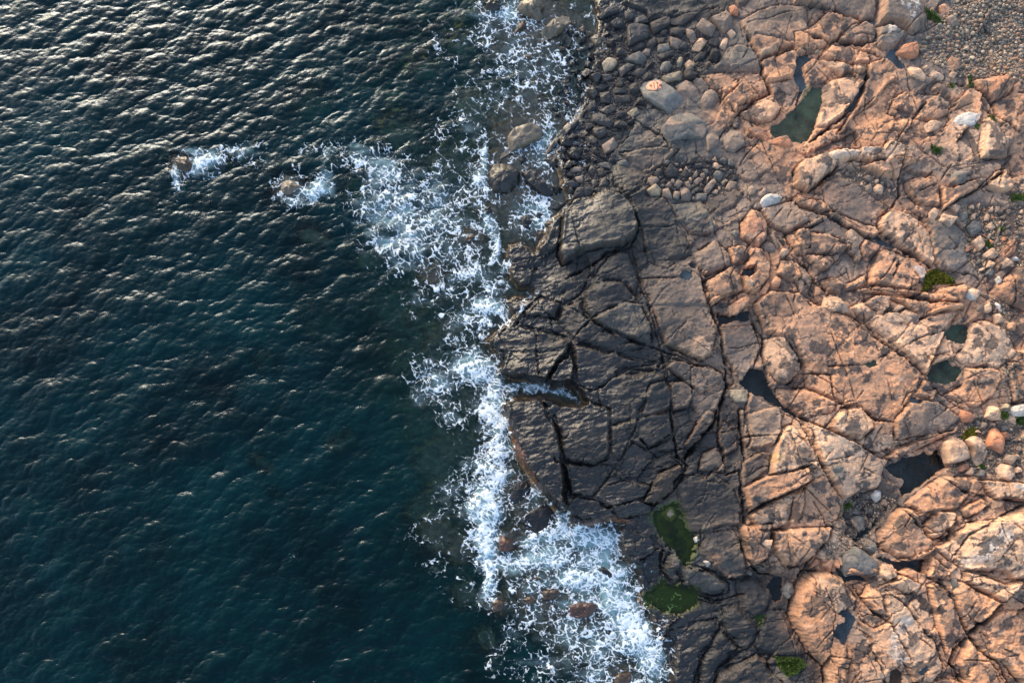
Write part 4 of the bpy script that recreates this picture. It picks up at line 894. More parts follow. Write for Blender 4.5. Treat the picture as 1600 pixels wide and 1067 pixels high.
def pool_material(name, col, clear, rough=0.04):
    m, nt, N, L = nodes(name)
    out = N('ShaderNodeOutputMaterial'); mix = N('ShaderNodeMixShader'); L(mix.outputs[0], out.inputs[0])
    fr = N('ShaderNodeFresnel'); fr.inputs['IOR'].default_value = 1.38; L(fr.outputs[0], mix.inputs[0])
    t = N('ShaderNodeBsdfTransparent'); t.inputs[0].default_value = (*(clear * np.minimum(1, col / col.max() + 0.25)), 1)
    d = N('ShaderNodeBsdfDiffuse'); ad = N('ShaderNodeAddShader'); L(t.outputs[0], ad.inputs[0]); L(d.outputs[0], ad.inputs[1])
    g0 = N('ShaderNodeNewGeometry'); ns = N('ShaderNodeTexNoise'); ns.inputs['Scale'].default_value = 0.9; ns.inputs['Detail'].default_value = 5; L(g0.outputs['Position'], ns.inputs['Vector'])
    mp = N('ShaderNodeMapRange'); L(ns.outputs['Fac'], mp.inputs['Value']); mp.inputs['From Min'].default_value = 0.3; mp.inputs['From Max'].default_value = 0.7; mp.inputs['To Min'].default_value = 0.25; mp.inputs['To Max'].default_value = 1.7
    sc = N('ShaderNodeVectorMath'); sc.operation = 'SCALE'; sc.inputs[0].default_value = tuple(col * (1 - clear)); L(mp.outputs[0], sc.inputs['Scale']); L(sc.outputs[0], d.inputs[0])
    L(ad.outputs[0], mix.inputs[1])
    g = N('ShaderNodeBsdfGlossy'); g.inputs['Roughness'].default_value = rough; L(g.outputs[0], mix.inputs[2])
    return m
M_POOL = {'g': pool_material('pool_green', srgb(62, 74, 58), 0.4), 's': pool_material('pool_slate', srgb(74, 84, 90), 0.35), 'k': pool_material('pool_dark', srgb(28, 34, 36), 0.4),
          'm': pool_material('pool_algae', srgb(50, 64, 26), 0.95), 'n': pool_material('pool_brown', srgb(76, 58, 46), 0.3), 'b': pool_material('pool_dim', srgb(48, 62, 52), 0.4)}
def sea_material():
    m, nt, N, L = nodes('sea_water')
    out = N('ShaderNodeOutputMaterial'); mix = N('ShaderNodeMixShader'); L(mix.outputs[0], out.inputs[0])
    dep = N('ShaderNodeAttribute'); dep.attribute_name = 'depth'; aer = N('ShaderNodeAttribute'); aer.attribute_name = 'air'
    def M(op, a, b=None):
        n = N('ShaderNodeMath'); n.operation = op
        for i, x in enumerate((a, b)):
            if x is None: continue
            if isinstance(x, (int, float)): n.inputs[i].default_value = x
            else: L(x, n.inputs[i])
        return n.outputs[0]
    inv = M('SUBTRACT', 1.0, aer.outputs['Fac'])
    T = [M('MULTIPLY', M('EXPONENT', M('MULTIPLY', dep.outputs['Fac'], -k)), inv) for k in (0.95, 0.50, 0.56)]
    ct = N('ShaderNodeCombineXYZ')
    for i in range(3): L(T[i], ct.inputs[i])
    tr = N('ShaderNodeBsdfTransparent'); L(ct.outputs[0], tr.inputs[0])
    deep = (0.0001, 0.0115, 0.0132); turq = (0.34, 0.58, 0.60)
    cs = N('ShaderNodeCombineXYZ')
    for i in range(3):
        a = M('MULTIPLY', M('SUBTRACT', 1.0, T[i]), M('ADD', M('MULTIPLY', inv, deep[i]), M('MULTIPLY', aer.outputs['Fac'], turq[i])))
        L(a, cs.inputs[i])
    gp = N('ShaderNodeNewGeometry'); tn = N('ShaderNodeTexNoise'); tn.inputs['Scale'].default_value = 0.11; tn.inputs['Detail'].default_value = 5; tn.inputs['Roughness'].default_value = 0.6; L(gp.outputs['Position'], tn.inputs['Vector'])
    tm = N('ShaderNodeMapRange'); L(tn.outputs['Fac'], tm.inputs['Value']); tm.inputs['From Min'].default_value = 0.35; tm.inputs['From Max'].default_value = 0.65; tm.inputs['To Min'].default_value = 0.45; tm.inputs['To Max'].default_value = 1.6
    tsc = N('ShaderNodeVectorMath'); tsc.operation = 'SCALE'; L(cs.outputs[0], tsc.inputs[0]); L(tm.outputs[0], tsc.inputs['Scale'])
    df = N('ShaderNodeBsdfDiffuse'); L(tsc.outputs[0], df.inputs[0])
    ad = N('ShaderNodeAddShader'); L(tr.outputs[0], ad.inputs[0]); L(df.outputs[0], ad.inputs[1]); L(ad.outputs[0], mix.inputs[1])
    g0 = N('ShaderNodeNewGeometry'); mp = N('ShaderNodeMapping'); mp.inputs['Scale'].default_value = (3.0, 8.5, 1); mp.inputs['Rotation'].default_value = (0, 0, R_(-14)); L(g0.outputs['Position'], mp.inputs['Vector'])
    ns = N('ShaderNodeTexNoise'); ns.inputs['Scale'].default_value = 1.0; ns.inputs['Detail'].default_value = 5; ns.inputs['Roughness'].default_value = 0.6; L(mp.outputs[0], ns.inputs['Vector'])
    bp = N('ShaderNodeBump'); bp.inputs['Distance'].default_value = 0.05; bp.inputs['Strength'].default_value = 0.5; L(ns.outputs['Fac'], bp.inputs['Height'])
    gl = N('ShaderNodeBsdfGlossy'); gl.inputs['Roughness'].default_value = 0.08; gl.inputs['Color'].default_value = (0.84, 0.92, 1.0, 1); L(bp.outputs[0], gl.inputs['Normal']); L(gl.outputs[0], mix.inputs[2])
    fr = N('ShaderNodeFresnel'); fr.inputs['IOR'].default_value = 1.27; L(bp.outputs[0], fr.inputs['Normal']); L(fr.outputs[0], mix.inputs[0])
    return m
M_SEA = sea_material()
def foam_material():
    m, nt, N, L = nodes('foam')
    out = N('ShaderNodeOutputMaterial'); mix = N('ShaderNodeMixShader'); L(mix.outputs[0], out.inputs[0])
    a = N('ShaderNodeAttribute'); a.attribute_name = 'foam'
    g = N('ShaderNodeNewGeometry'); ns = N('ShaderNodeTexNoise'); ns.inputs['Scale'].default_value = 9.0; ns.inputs['Detail'].default_value = 4; L(g.outputs['Position'], ns.inputs['Vector'])
    m1 = N('ShaderNodeMath'); m1.operation = 'MULTIPLY_ADD'; L(ns.outputs['Fac'], m1.inputs[0]); m1.inputs[1].default_value = 0.22; m1.inputs[2].default_value = -0.11
    m2 = N('ShaderNodeMath'); m2.operation = 'ADD'; L(a.outputs['Fac'], m2.inputs[0]); L(m1.outputs[0], m2.inputs[1])
    r = N('ShaderNodeMapRange'); r.interpolation_type = 'SMOOTHSTEP'; L(m2.outputs[0], r.inputs['Value']); r.inputs['From Min'].default_value = 0.12; r.inputs['From Max'].default_value = 0.85; r.inputs['To Max'].default_value = 0.94
    t = N('ShaderNodeBsdfTransparent'); d = N('ShaderNodeBsdfDiffuse'); d.inputs[0].default_value = (0.80, 0.86, 0.90, 1)
    L(r.outputs[0], mix.inputs[0]); L(t.outputs[0], mix.inputs[1]); L(d.outputs[0], mix.inputs[2])
    return m
M_FOAM = foam_material()
def plain(name, col, rough=0.8, attr=None):
    m, nt, N, L = nodes(name)
    out = N('ShaderNodeOutputMaterial'); b = N('ShaderNodeBsdfPrincipled'); L(b.outputs[0], out.inputs[0]); b.inputs['Roughness'].default_value = rough
    g = N('ShaderNodeNewGeometry'); ns = N('ShaderNodeTexNoise'); ns.inputs['Scale'].default_value = 7.0; ns.inputs['Detail'].default_value = 4; L(g.outputs['Position'], ns.inputs['Vector'])
    r = N('ShaderNodeMapRange'); L(ns.outputs['Fac'], r.inputs['Value']); r.inputs['From Min'].default_value = 0.3; r.inputs['From Max'].default_value = 0.7; r.inputs['To Min'].default_value = 0.6; r.inputs['To Max'].default_value = 1.4
    s = N('ShaderNodeVectorMath'); s.operation = 'SCALE'; s.inputs[0].default_value = tuple(col); L(r.outputs[0], s.inputs['Scale']); L(s.outputs[0], b.inputs['Base Color'])
    if attr:
        a = N('ShaderNodeAttribute'); a.attribute_name = attr; L(a.outputs['Color'], s.inputs[0])
    return m
M_MOSS = plain('moss', (0.05, 0.06, 0.01), 0.8, 'Col')
M_PINK = plain('pink_paint', srgb(214, 142, 112), 0.7)
M_INK = plain('dark_paint', srgb(58, 26, 22), 0.7)

# ------------------------------------------------------------------ terrain
us = np.concatenate([axis(-1800, 280, 281, 281, 6, 1.1, 70)[:-1], np.arange(280, 620, 4.0), np.arange(620, 740, 2.0), axis(740, 740, 1640, 2700, 1.05, 1.04, 50)])
us = np.unique(us)
vs = axis(-1500, -24, 1100, 2000, 1.05, 1.04, 50)
U, V = np.meshgrid(us, vs)
Uf, Vf = U.astype(np.float32), V.astype(np.float32)
def window(P, pad):
    a = max(np.searchsorted(us, P[:, 0].min() - pad) - 1, 0); b = min(np.searchsorted(us, P[:, 0].max() + pad) + 1, len(us))
    c = max(np.searchsorted(vs, P[:, 1].min() - pad) - 1, 0); d = min(np.searchsorted(vs, P[:, 1].max() + pad) + 1, len(vs))
    return slice(c, d), slice(a, b)
# wobble of traced lines
WU = 1.5 * fbm(Uf / 16, Vf / 16, 3, 3) + 1.15 * perlin(Uf / 4.5, Vf / 4.5, 4); WV = 1.5 * fbm(Uf / 16, Vf / 16, 7, 3) + 1.15 * perlin(Uf / 4.5, Vf / 4.5, 8)
sdc = poly_sd(COAST, U, V).astype(np.float32) + (2.5 + 4.0 * (Vf < 240)) * fbm(Uf / 14, Vf / 14, 21, 4) + 0.0
wsum = np.zeros_like(Uf); hsum = np.zeros_like(Uf)
for (a, b, h) in HPTS:
    w = 1.0 / ((Uf - a) ** 2 + (Vf - b) ** 2 + 900.0) ** 2
    wsum += w; hsum += w * h
coast_t = sst(-10, 8, sdc)
M0 = (hsum / wsum) * coast_t
LAND = sdc > -2
# sea floor
far = np.maximum(-sdc, 0)
depth = 0.35 + 0.0 * far + 0.9 * (1 - np.exp(-far / 70.0)) + 6.0 * sst(90, 420, far)
depth += 0.5 * fbm(Uf / 40, Vf / 40, 31, 4) * np.minimum(1, far / 40)
F1, F2, CI = voro(Uf / 34 + 0.3 * WU / 4, Vf / 26 + 0.3 * WV / 4, 3)
depth -= (0.35 * (0.55 - F1)) * sst(0, 20, far)
depth = np.maximum(depth, 0.22 + 0.2 * (F1))
for line in ROCKS:
    f_ = line.split('|')
    if f_[0].split()[4] == 's':
        P_ = pts(f_[0].split()[0], f_[1]); c_ = P_.mean(0); r_ = 0.5 * max(np.ptp(P_[:, 0]), np.ptp(P_[:, 1]))
        REEFS = np.vstack([REEFS, [c_[0], c_[1], r_ * 2.0 + 6, -0.10]])
        FOAM = np.vstack([FOAM, [c_[0] + 2, c_[1] + 3, r_ * 1.25 + 4, r_ * 1.15 + 4, 0, 0.50]])
for (a, b, r, crest) in REEFS:
    d = np.sqrt((Uf - a) ** 2 + ((Vf - b) * 1.15) ** 2) / r + 0.25 * fbm(Uf / 14, Vf / 14, int(a) % 50, 3)
    k = 1 - sst(0.35, 1.25, d)
    depth = np.where(depth > -crest, lerp(depth, -crest, k), depth)
T = lerp(-depth, M0 - 0.0, coast_t)
# mid scale fracture
ca, sa = math.cos(R_(-28)), math.sin(R_(-28))
ra = (Uf * ca + Vf * sa), (-Uf * sa + Vf * ca)
F1, F2, CI = voro(ra[0] / 78 + WU * 0.03 + 0.25 * fbm(Uf / 90, Vf / 90, 41, 2), ra[1] / 46 + WV * 0.04, 9)
slabmask = np.zeros_like(Uf)
loc = np.zeros_like(Uf)
sz = _RC[CI]
step_m = (sz[..., 0] - 0.5) * 0.42 + ((ra[0] / 78) % 1 - 0.5) * (sz[..., 1] - 0.5) * 0.2
e = F2 - F1
crk_m = np.exp(-(e / 0.022) ** 2) * sst(-0.05, 0.3, fbm(Uf / 70, Vf / 70, 51, 2)) 
G1, G2, CJ = voro(ra[0] / 25 + WU * 0.09, ra[1] / 17 + WV * 0.10, 19)
e2 = G2 - G1
rug = 0.3 + 0.7 * sst(-0.15, 0.45, fbm(Uf / 80, Vf / 80, 61, 3) + 0.12)
step_s = (_RC[CJ][..., 2] - 0.5) * 0.16 * rug
crk_s = np.exp(-(e2 / 0.06) ** 2) * rug
joint = np.zeros_like(Uf)
for (an_, sp_, sd_) in ((-52, 74, 1), (34, 88, 2), (-20, 60, 3), (78, 105, 4)):
    q_ = (Uf * math.cos(R_(an_)) + Vf * math.sin(R_(an_))) / sp_ + 0.16 * fbm(Uf / 130, Vf / 130, 300 + sd_, 3)
    i_ = np.floor(q_).astype(np.int32); dj = np.minimum(np.abs(q_ - i_ - 0.25 - 0.5 * _J1[i_ & 255, sd_]), 1) * sp_ + 0.5 * WU
    joint = np.maximum(joint, np.exp(-(dj / 0.9) ** 2) * sst(-0.05, 0.15, fbm(Uf / 60, Vf / 60, 320 + 7 * sd_, 3)))
K1, K2, CK = voro(ra[0] / 9.5 + WU * 0.12, ra[1] / 7 + WV * 0.14, 29)
step_t = (_RC[CK][..., 1] - 0.5) * 0.085 * sst(-0.2, 0.4, fbm(Uf / 30, Vf / 30, 71, 3))
# slabs
Csl = np.zeros(U.shape + (3,), np.float32); Wsl = np.zeros_like(Uf)
groove = np.zeros_like(Uf); cover = np.zeros_like(Uf)
for i, line in enumerate(SLABS):
    head, body = line.split('|'); tl, tone, rise, bev, gr = head.split(); rise, bev, gr = float(rise), float(bev), float(gr)
    P = pts(tl, body)
    if tone == 'D' and not (tl == 'H' and rise == 1.0): rise *= 0.62; gr *= 0.7
    if P[:, 0].max() < 0: continue
    w = window(P, 26)
    sd = poly_sd(P, U[w] + WU[w], V[w] + WV[w]).astype(np.float32)
    rr = _RC[(i * 97 + 13) % 65536]
    c0 = P.mean(0); ang = rr[0] * 6.28
    tilt = ((U[w] - c0[0]) * math.cos(ang) + (V[w] - c0[1]) * math.sin(ang)) * 0.0022 * (0.4 + rr[1])
    k = sst(-0.8, max(2.6, bev * 0.42), sd)
    body_h = rise * 0.80 * (0.86 * k + 0.14 * sst(0, bev * 1.9, sd)) + np.clip(tilt * 1.8, -0.34, 0.34) * min(1, 0.45 + rise) * k
    loc[w] = loc[w] * (1 - 0.55 * k) + body_h
    gk = np.exp(-((sd + 0.8) / 1.2) ** 2) * gr * 0.5 * np.clip(0.75 + 1.5 * fbm(Uf[w] / 22, Vf[w] / 22, 231, 3), 0, 1.5)
    groove[w] = np.maximum(groove[w] * (1 - 0.8 * sst(0, 3, sd)), gk)
    cover[w] = np.maximum(cover[w], sst(2, 10, sd))
    ck = sst(-2, 2.5, sd)[..., None]
    jit = 1 + (rr[2] - 0.5) * 0.22
    Csl[w] = Csl[w] * (1 - ck) + (TONE[tone] * jit) * ck; Wsl[w] = np.maximum(Wsl[w] * 1.0, sst(-2, 2.5, sd))
for line in CRACKS:
    head, body = line.split('|'); tl, wd, dp = head.split(); wd, dp = float(wd), float(dp)
    if tl in 'EHLC': wd, dp = wd * 0.72, dp * 0.8
    else: dp *= 1.35
    P = pts(tl, body); w = window(P, wd * 3 + 8)
    d, t = line_d(P, U[w] + 1.3 * WU[w], V[w] + 1.3 * WV[w])
    taper = (0.35 + 0.65 * np.sin(np.clip(t, 0, 1) * np.pi) ** 0.5) * np.clip(0.75 + 1.3 * fbm(Uf[w] / 18, Vf[w] / 18, 81, 3), 0.05, 1.6)
    half = wd * 0.42 * taper + 0.2
    groove[w] = np.maximum(groove[w], dp * 0.62 * np.exp(-(d / (half + 0.35)) ** 2) * (0.5 + 0.5 * taper))
landk = sst(-4, 8, sdc)
fine = 0.17 * fbm(Uf / 58, Vf / 58, 91, 3) + (0.046 - 0.016 * np.clip(1 - (sdc - 60) / 150, 0, 1)) * fbm(Uf / 15, Vf / 15, 95, 4) + 0.014 * fbm(Uf / 4.5, Vf / 4.5, 99, 2)
sx, sy = (Uf * math.cos(R_(-14)) + Vf * math.sin(R_(-14))), (-Uf * math.sin(R_(-14)) + Vf * math.cos(R_(-14)))
rid = 1 - np.abs(fbm(sx / 44 + WU * 0.03, sy / 9 + WV * 0.10, 103, 3)) * 1.6
darkside = 1 - sst(100, 290, sdc + 40 * fbm(Uf / 80, Vf / 80, 107, 2))
loc = loc + (step_m * (1 - 0.85 * cover) + step_s * (1 - 0.55 * cover) + step_t) + fine + 0.026 * (rid - 0.5) * (0.35 + darkside) + 0.13 * darkside * fbm(sx / 40, sy / 18, 211, 3)
crk_m = crk_m * (1 - 0.6 * cover); crk_s = crk_s * (1 - 0.65 * cover); joint = joint * (1 - 0.75 * darkside)
loc -= 0.24 * crk_m + 0.10 * crk_s + 0.16 * joint
loc -= groove
T = T + loc * landk
T = np.where(sdc > 3, np.maximum(T, 0.10 + 0.05 * fbm(Uf / 12, Vf / 12, 5, 2)), T)
# boulder field floor lower and small stony
ZP = [(z, z.split('|')[0].split(), pts('X', z.split('|')[1])) for z in ZONES]
stony = np.zeros_like(Uf)
for z, h, P in ZP:
    w = window(P, 12); sd = poly_sd(P, U[w] + WU[w] * 2, V[w] + WV[w] * 2)
    k = sst(-6, 6, sd); stony[w] = np.maximum(stony[w], k)
    if h[5] == 'b': T[w] = T[w] - k * (0.12 + loc[w] * 0.8) * landk[w]
# pools
POOL_OUT = []
for line in POOLS:
    head, body, lab = line.split('|'); tl, mk, dp = head.split(); dp = float(dp)
    P = pts(tl, body); w = window(P, 14)
    rag = 3.6 if mk == 'm' else 1.3; sd = poly_sd(P, U[w] + rag * WU[w], V[w] + rag * WV[w])
    ring = (np.abs(sd + 2.5) < 1.6)
    lvl = float(np.percentile(T[w][ring], 22)) - 0.03
    t = T[w]
    t = np.where(sd > 0, np.minimum(t, lvl - 0.02 - dp * sst(0, 9, sd) + 0.05 * fbm(Uf[w] / 9, Vf[w] / 9, 3, 3)), t)
    t = np.where((sd <= 0) & (sd > -7), np.maximum(t, lvl + 0.02 + np.minimum(0.05, -sd * 0.02)), t)
    T[w] = t
    POOL_OUT.append((w, sd, lvl, mk, lab, P))
# colour
rows = np.array([[TONE[c] for c in r[:22]] for r in GRID_TONE])
gu = 780 + 40.0 * np.arange(22); gv = 20 + 40.0 * np.arange(27)
q1 = 26 * fbm(Uf / 42, Vf / 42, 111, 4, 0.6); q2 = 26 * fbm(Uf / 42, Vf / 42, 115, 4, 0.6)
CB = sample(rows, gu, gv, np.clip(U + q1, 780, 1620), np.clip(V + q2, 20, 1060)).astype(np.float32)
cell = (1 + (_RC[CI][..., 3] - 0.5) * 0.26 + (_RC[CJ][..., 3] - 0.5) * 0.22 * rug)[..., None]
C = CB * (1 - 0.6 * Wsl[..., None]) + Csl * 0.6
C *= cell
for line in PATCH:
    head, body = line.split('|'); tl, tone, st, sf = head.split(); st, sf = float(st), float(sf)
    P = pts(tl, body); w = window(P, sf * 2 + 6)
    sd = poly_sd(P, U[w] + 2.2 * WU[w], V[w] + 2.2 * WV[w]) / (sf * 0.8) + 0.55 * fbm(Uf[w] / 11, Vf[w] / 11, 117, 4)
    k = (st * sst(-0.2, 0.35, sd))[..., None]
    C[w] = C[w] * (1 - k) + TONE[tone] * k
orange = sst(0.10, 0.28, C[..., 0] - 0.7 * C[..., 2])
st1 = fbm(Uf / 30, Vf / 30, 121, 6, 0.62); st2 = fbm(Uf / 11, Vf / 9, 127, 5, 0.65)
low = sst(0.02, -0.10, step_m + fine)
stain = np.clip(sst(0.24, 0.32, st1 + 0.24 * st2 + 0.14 * low + 0.10) * 0.88 + sst(0.36, 0.44, st2) * 0.6 * sst(-0.2, 0.3, st1), 0, 0.85) * orange
C = C * (1 - stain[..., None]) + srgb(70, 63, 60) * stain[..., None]
pale = sst(0.30, 0.55, fbm(Uf / 36, Vf / 22, 131, 5, 0.6)) * 0.42 * orange
C = C * (1 - pale[..., None]) + TONE['o'] * 1.12 * pale[..., None]
def box(F, n):
    c_ = np.cumsum(np.pad(F, ((n + 1, n), (0, 0)), 'edge'), 0); F = (c_[2 * n + 1:] - c_[:-2 * n - 1]) / (2 * n + 1)
    c_ = np.cumsum(np.pad(F, ((0, 0), (n + 1, n)), 'edge'), 1); return (c_[:, 2 * n + 1:] - c_[:, :-2 * n - 1]) / (2 * n + 1)
rel = T - box(box(T.astype(np.float64), 5), 5)
worn = sst(0.05, 0.16, rel) * 0.26 * (0.5 + 0.5 * sst(-0.3, 0.3, st2)) * (0.25 + 0.75 * orange)     # edges rubbed pale by waves and ice
C = C * (1 - worn[..., None]) + (0.5 * C * 1.7 + 0.5 * TONE['o'] * 1.1) * worn[..., None]
# fresh orange rock where the weathered skin is broken off: steep faces
gy, gx = np.gradient(T); gu_ = np.gradient(us)[None, :]; gv_ = np.gradient(vs)[:, None]
slope = np.sqrt((gx / gu_) ** 2 + (gy / gv_) ** 2) / 0.05
fresh = sst(0.9, 2.0, slope) * 0.45 * 0.7 * sst(120, 210, sdc + 30 * st1) * (groove < 0.10)
C = C * (1 - fresh[..., None]) + TONE['O'] * 1.02 * fresh[..., None]
# grit and black lichen in joints, plus crevice shade put into the colour
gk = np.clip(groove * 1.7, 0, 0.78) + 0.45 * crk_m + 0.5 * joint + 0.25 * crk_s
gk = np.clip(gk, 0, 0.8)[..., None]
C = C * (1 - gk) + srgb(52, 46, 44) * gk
k = stony[..., None] * 0.85
C = C * (1 - k) + (np.minimum(C * 0.7, srgb(74, 66, 60))) * k  # ground between loose stones: dark soil, with shade of the gaps painted in
# sea floor and splash zone
wetk = 1 - sst(2, 75, sdc + 14 * st1)
nb = (0.7 + 0.6 * sst(-0.4, 0.4, st2))[..., None]
floorc = srgb(118, 96, 70) * nb
k = (1 - sst(-2, 3, sdc))[..., None]
C = C * (1 - k) + floorc * k
hi = sst(0.30, 0.62, fbm(sx / 30, sy / 7, 137, 5, 0.6)) * 0.42 * darkside * sst(0, 10, sdc)
C = C * (1 - hi[..., None]) + srgb(128, 106, 84) * hi[..., None]
C = np.clip(C, 0.004, 0.85)
C = C * (1 - 0.30 * (wetk * landk)[..., None]) * (1 - 0.52 * (darkside * landk)[..., None])      # soaked rock is darker
wet = np.clip(wetk + 0.45 * darkside, 0, 1)
X, Y, _z = W(U, V, M0)
co = np.stack([X, Y, T], -1).reshape(-1, 3)
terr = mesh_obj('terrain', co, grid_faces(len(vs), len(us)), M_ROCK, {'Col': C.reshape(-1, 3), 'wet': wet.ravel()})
tag(terr, kind='structure')
def tz(u, v): return sample(T, us, vs, u, v)
def mz(u, v): return sample(M0, us, vs, u, v)
for (w, sd, lvl, mk, lab, P) in POOL_OUT:
    m = sd > -3.5
    fm = m[:-1, :-1] & m[1:, :-1] & m[:-1, 1:] & m[1:, 1:]
    co_ = np.stack([X[w], Y[w], np.full(sd.shape, lvl)], -1).reshape(-1, 3)
    f = grid_faces(sd.shape[0], sd.shape[1], fm)
    co_, f, _a = compact(co_, f, {})
    o = mesh_obj('pool_water', co_, f, M_POOL[mk])
    tag(o, kind='structure'); o['label'] = lab

# ------------------------------------------------------------------ sea: a wind sea from summed wave trains (FFT), tile wider than the frame
def ocean(n, Lm, seed, lmin, lpk, ang, spread, slope_rms):
    r = np.random.default_rng(seed)
    k = np.fft.fftfreq(n, Lm / n) * 2 * np.pi
    KX, KY = np.meshgrid(k, k); K = np.sqrt(KX ** 2 + KY ** 2); K[0, 0] = 1
    kp = 2 * np.pi / lpk
    cosd = (KX * math.cos(ang) + KY * math.sin(ang)) / K
    D = spread + (1 - spread) * np.abs(cosd) ** 3
    S = K ** -3.6 * np.exp(-1.25 * (kp / K) ** 2) * D * np.exp(-(K * lmin / 6.28) ** 2); S[0, 0] = 0
    A = np.sqrt(S) * (r.normal(size=(n, n)) + 1j * r.normal(size=(n, n)))
    sl = np.fft.ifft2(1j * KX * A).real
    sl2 = np.fft.ifft2(1j * KY * A).real
    s = slope_rms / math.sqrt(float((sl ** 2 + sl2 ** 2).mean()))
    h = np.fft.ifft2(A).real * s
    dx = np.fft.ifft2(-1j * KX / K * A).real * s; dy = np.fft.ifft2(-1j * KY / K * A).real * s
    return [a.astype(np.float32) for a in (h, dx, dy)]
def tile(F, Lm, x, y):
    n = F.shape[0]; fx = (x / Lm * n) % n; fy = (y / Lm * n) % n
    i = fx.astype(np.int32) % n; j = fy.astype(np.int32) % n; a = (fx - np.floor(fx)).astype(np.float32); b = (fy - np.floor(fy)).astype(np.float32)
    i1 = (i + 1) % n; j1 = (j + 1) % n
    return (F[j, i] * (1 - a) + F[j, i1] * a) * (1 - b) + (F[j1, i] * (1 - a) + F[j1, i1] * a) * b
O1 = ocean(2048, 118.0, 3, 0.11, 2.9, R_(-78), 0.13, 0.235)
O2 = ocean(1024, 83.0, 5, 0.9, 6.5, R_(-62), 0.01, 0.085)
def waves(x, y):
    h = tile(O1[0], 118.0, x, y) + tile(O2[0], 83.0, x, y)
    dx = tile(O1[1], 118.0, x, y) + tile(O2[1], 83.0, x, y); dy = tile(O1[2], 118.0, x, y) + tile(O2[2], 83.0, x, y)
    return h, dx, dy
def foam_density(u, v):
    D = np.zeros(u.shape, np.float32)
    fu = u + 9 * fbm(u / 26, v / 26, 141, 3); fv = v + 9 * fbm(u / 26, v / 26, 145, 3)
    for (a, b, ru, rv, an, s) in FOAM:
        c, s_ = math.cos(R_(an)), math.sin(R_(an)); reach = max(ru, rv) * 2.3 + 12
        m = (np.abs(u - a) < reach) & (np.abs(v - b) < reach)
        if not m.any(): continue
        x = (fu[m] - a) * c + (fv[m] - b) * s_; y = -(fu[m] - a) * s_ + (fv[m] - b) * c
        g = np.exp(-((x / ru) ** 2 + (y / rv) ** 2) * 0.72) * s
        D[m] = np.where(g >= 0, np.maximum(D[m], g) + 0.14 * np.minimum(D[m], g), D[m] + g)
    return np.clip(D * (1 - 0.16 * (v < 220)), 0, 1.3)
cus = axis(-1500, -24, 1090, 1400, 1.25, 1.10, 60); cvs = axis(-1500, -24, 1096, 2000, 1.25, 1.10, 60)
CU, CV = np.meshgrid(cus, cvs)
SX, SY, _ = W(CU, CV, 0.0)
sh, sdx, sdy = waves(SX, SY)
tt = sample(T, us, vs, CU, CV); dpt = np.maximum(-tt, 0)
cal = 0.35 + 0.65 * sst(0.2, 1.6, dpt)
Dm = foam_density(CU.astype(np.float32), CV.astype(np.float32))
surge = 0.10 * sst(0.75, 1.2, Dm)
SZ = sh * cal * 1.0 + surge
chop = 1.35 * cal
sea_co = np.stack([SX + sdx * chop, SY + sdy * chop, SZ], -1).reshape(-1, 3)
keep = tt < 0.45
km = keep[:-1, :-1] | keep[1:, :-1] | keep[:-1, 1:] | keep[1:, 1:]
fc = grid_faces(len(cvs), len(cus), km)
air = np.clip(sst(0.34, 1.1, Dm + 0.30 * fbm(CU / 30, CV / 18, 151, 4)) * 0.62, 0, 0.85)
co2, f2, at = compact(sea_co, fc, {'depth': (dpt + np.maximum(SZ, 0) * 0.5).ravel().astype(np.float32), 'air': air.ravel()})
sea = mesh_obj('sea_water', co2, f2, M_SEA, at); tag(sea, kind='structure')
# ------------------------------------------------------------------ foam, lying on water and washing over low rock
fus = np.arange(225, 1085, 0.95); fvs = np.arange(-60, 1135, 0.95)
FU, FV = np.meshgrid(fus, fvs); FUf, FVf = FU.astype(np.float32), FV.astype(np.float32)
Df = foam_density(FUf, FVf)
sel = Df > 0.06
a1 = FUf[sel]; a2 = FVf[sel]; dd = Df[sel]
wx = 8 * fbm(a1 / 19, a2 / 19, 161, 4, 0.55) ; wy = 8 * fbm(a1 / 19, a2 / 19, 165, 4, 0.55)
n1 = fbm(a1 / 24, a2 / 24, 171, 4, 0.55); n2 = fbm(a1 / 7, a2 / 6, 175, 3, 0.6)
ed = np.clip(0.61 * np.minimum(dd, 1.25) + 0.25 * n1 + 0.07 * n2, 0, 1.0)
def web(sc, seed, lo, wd, ax):
    # a net of foam threads whose threads thicken until only holes are left where the foam is dense
    p, q, _i = voro((a1 * 0.94 + a2 * 0.34 + wx * sc / 11) / sc * ax, (a2 * 0.94 - a1 * 0.34 + wy * sc / 11) / sc, seed, 1.0)
    g = np.clip((ed - lo) / (1 - lo), 0, 1.2); w_ = wd * (0.07 + 1.0 * g ** 1.6)
    return (1 - sst(w_ * 0.35, w_ * 1.5 + 0.05, q - p)) * sst(0.0, 0.22, g) * (0.55 + 0.45 * g)
al = np.maximum.reduce([web(18, 31, 0.05, 0.30, 0.8), web(9.5, 37, 0.20, 0.40, 0.8), 0.85 * web(5.0, 43, 0.40, 0.50, 0.75)])
mar = 1 - np.abs(fbm((a1 + 2.2 * wx) / 15, (a2 + 2.2 * wy) / 8, 191, 4, 0.6)) * 2.0
al = al * np.clip(0.62 + 0.5 * mar + 0.3 * n2, 0.15, 1.1)
al = np.maximum(al, sst(0.70, 0.92, ed) * np.clip(0.45 + 0.55 * mar + 0.3 * n2, 0, 1)) * sst(0.05, 0.2, dd)
AL = np.zeros_like(FUf); AL[sel] = np.clip(al, 0, 1)
fh = sample(SZ, cus, cvs, FU, FV); ft = sample(T, us, vs, FU, FV)
over = ft > fh + 0.02
AL = np.where(over, AL * (1 - sst(0.35, 0.8, ft - fh) * (1 - sst(0.45, 0.8, Df)) * 0.8), AL)
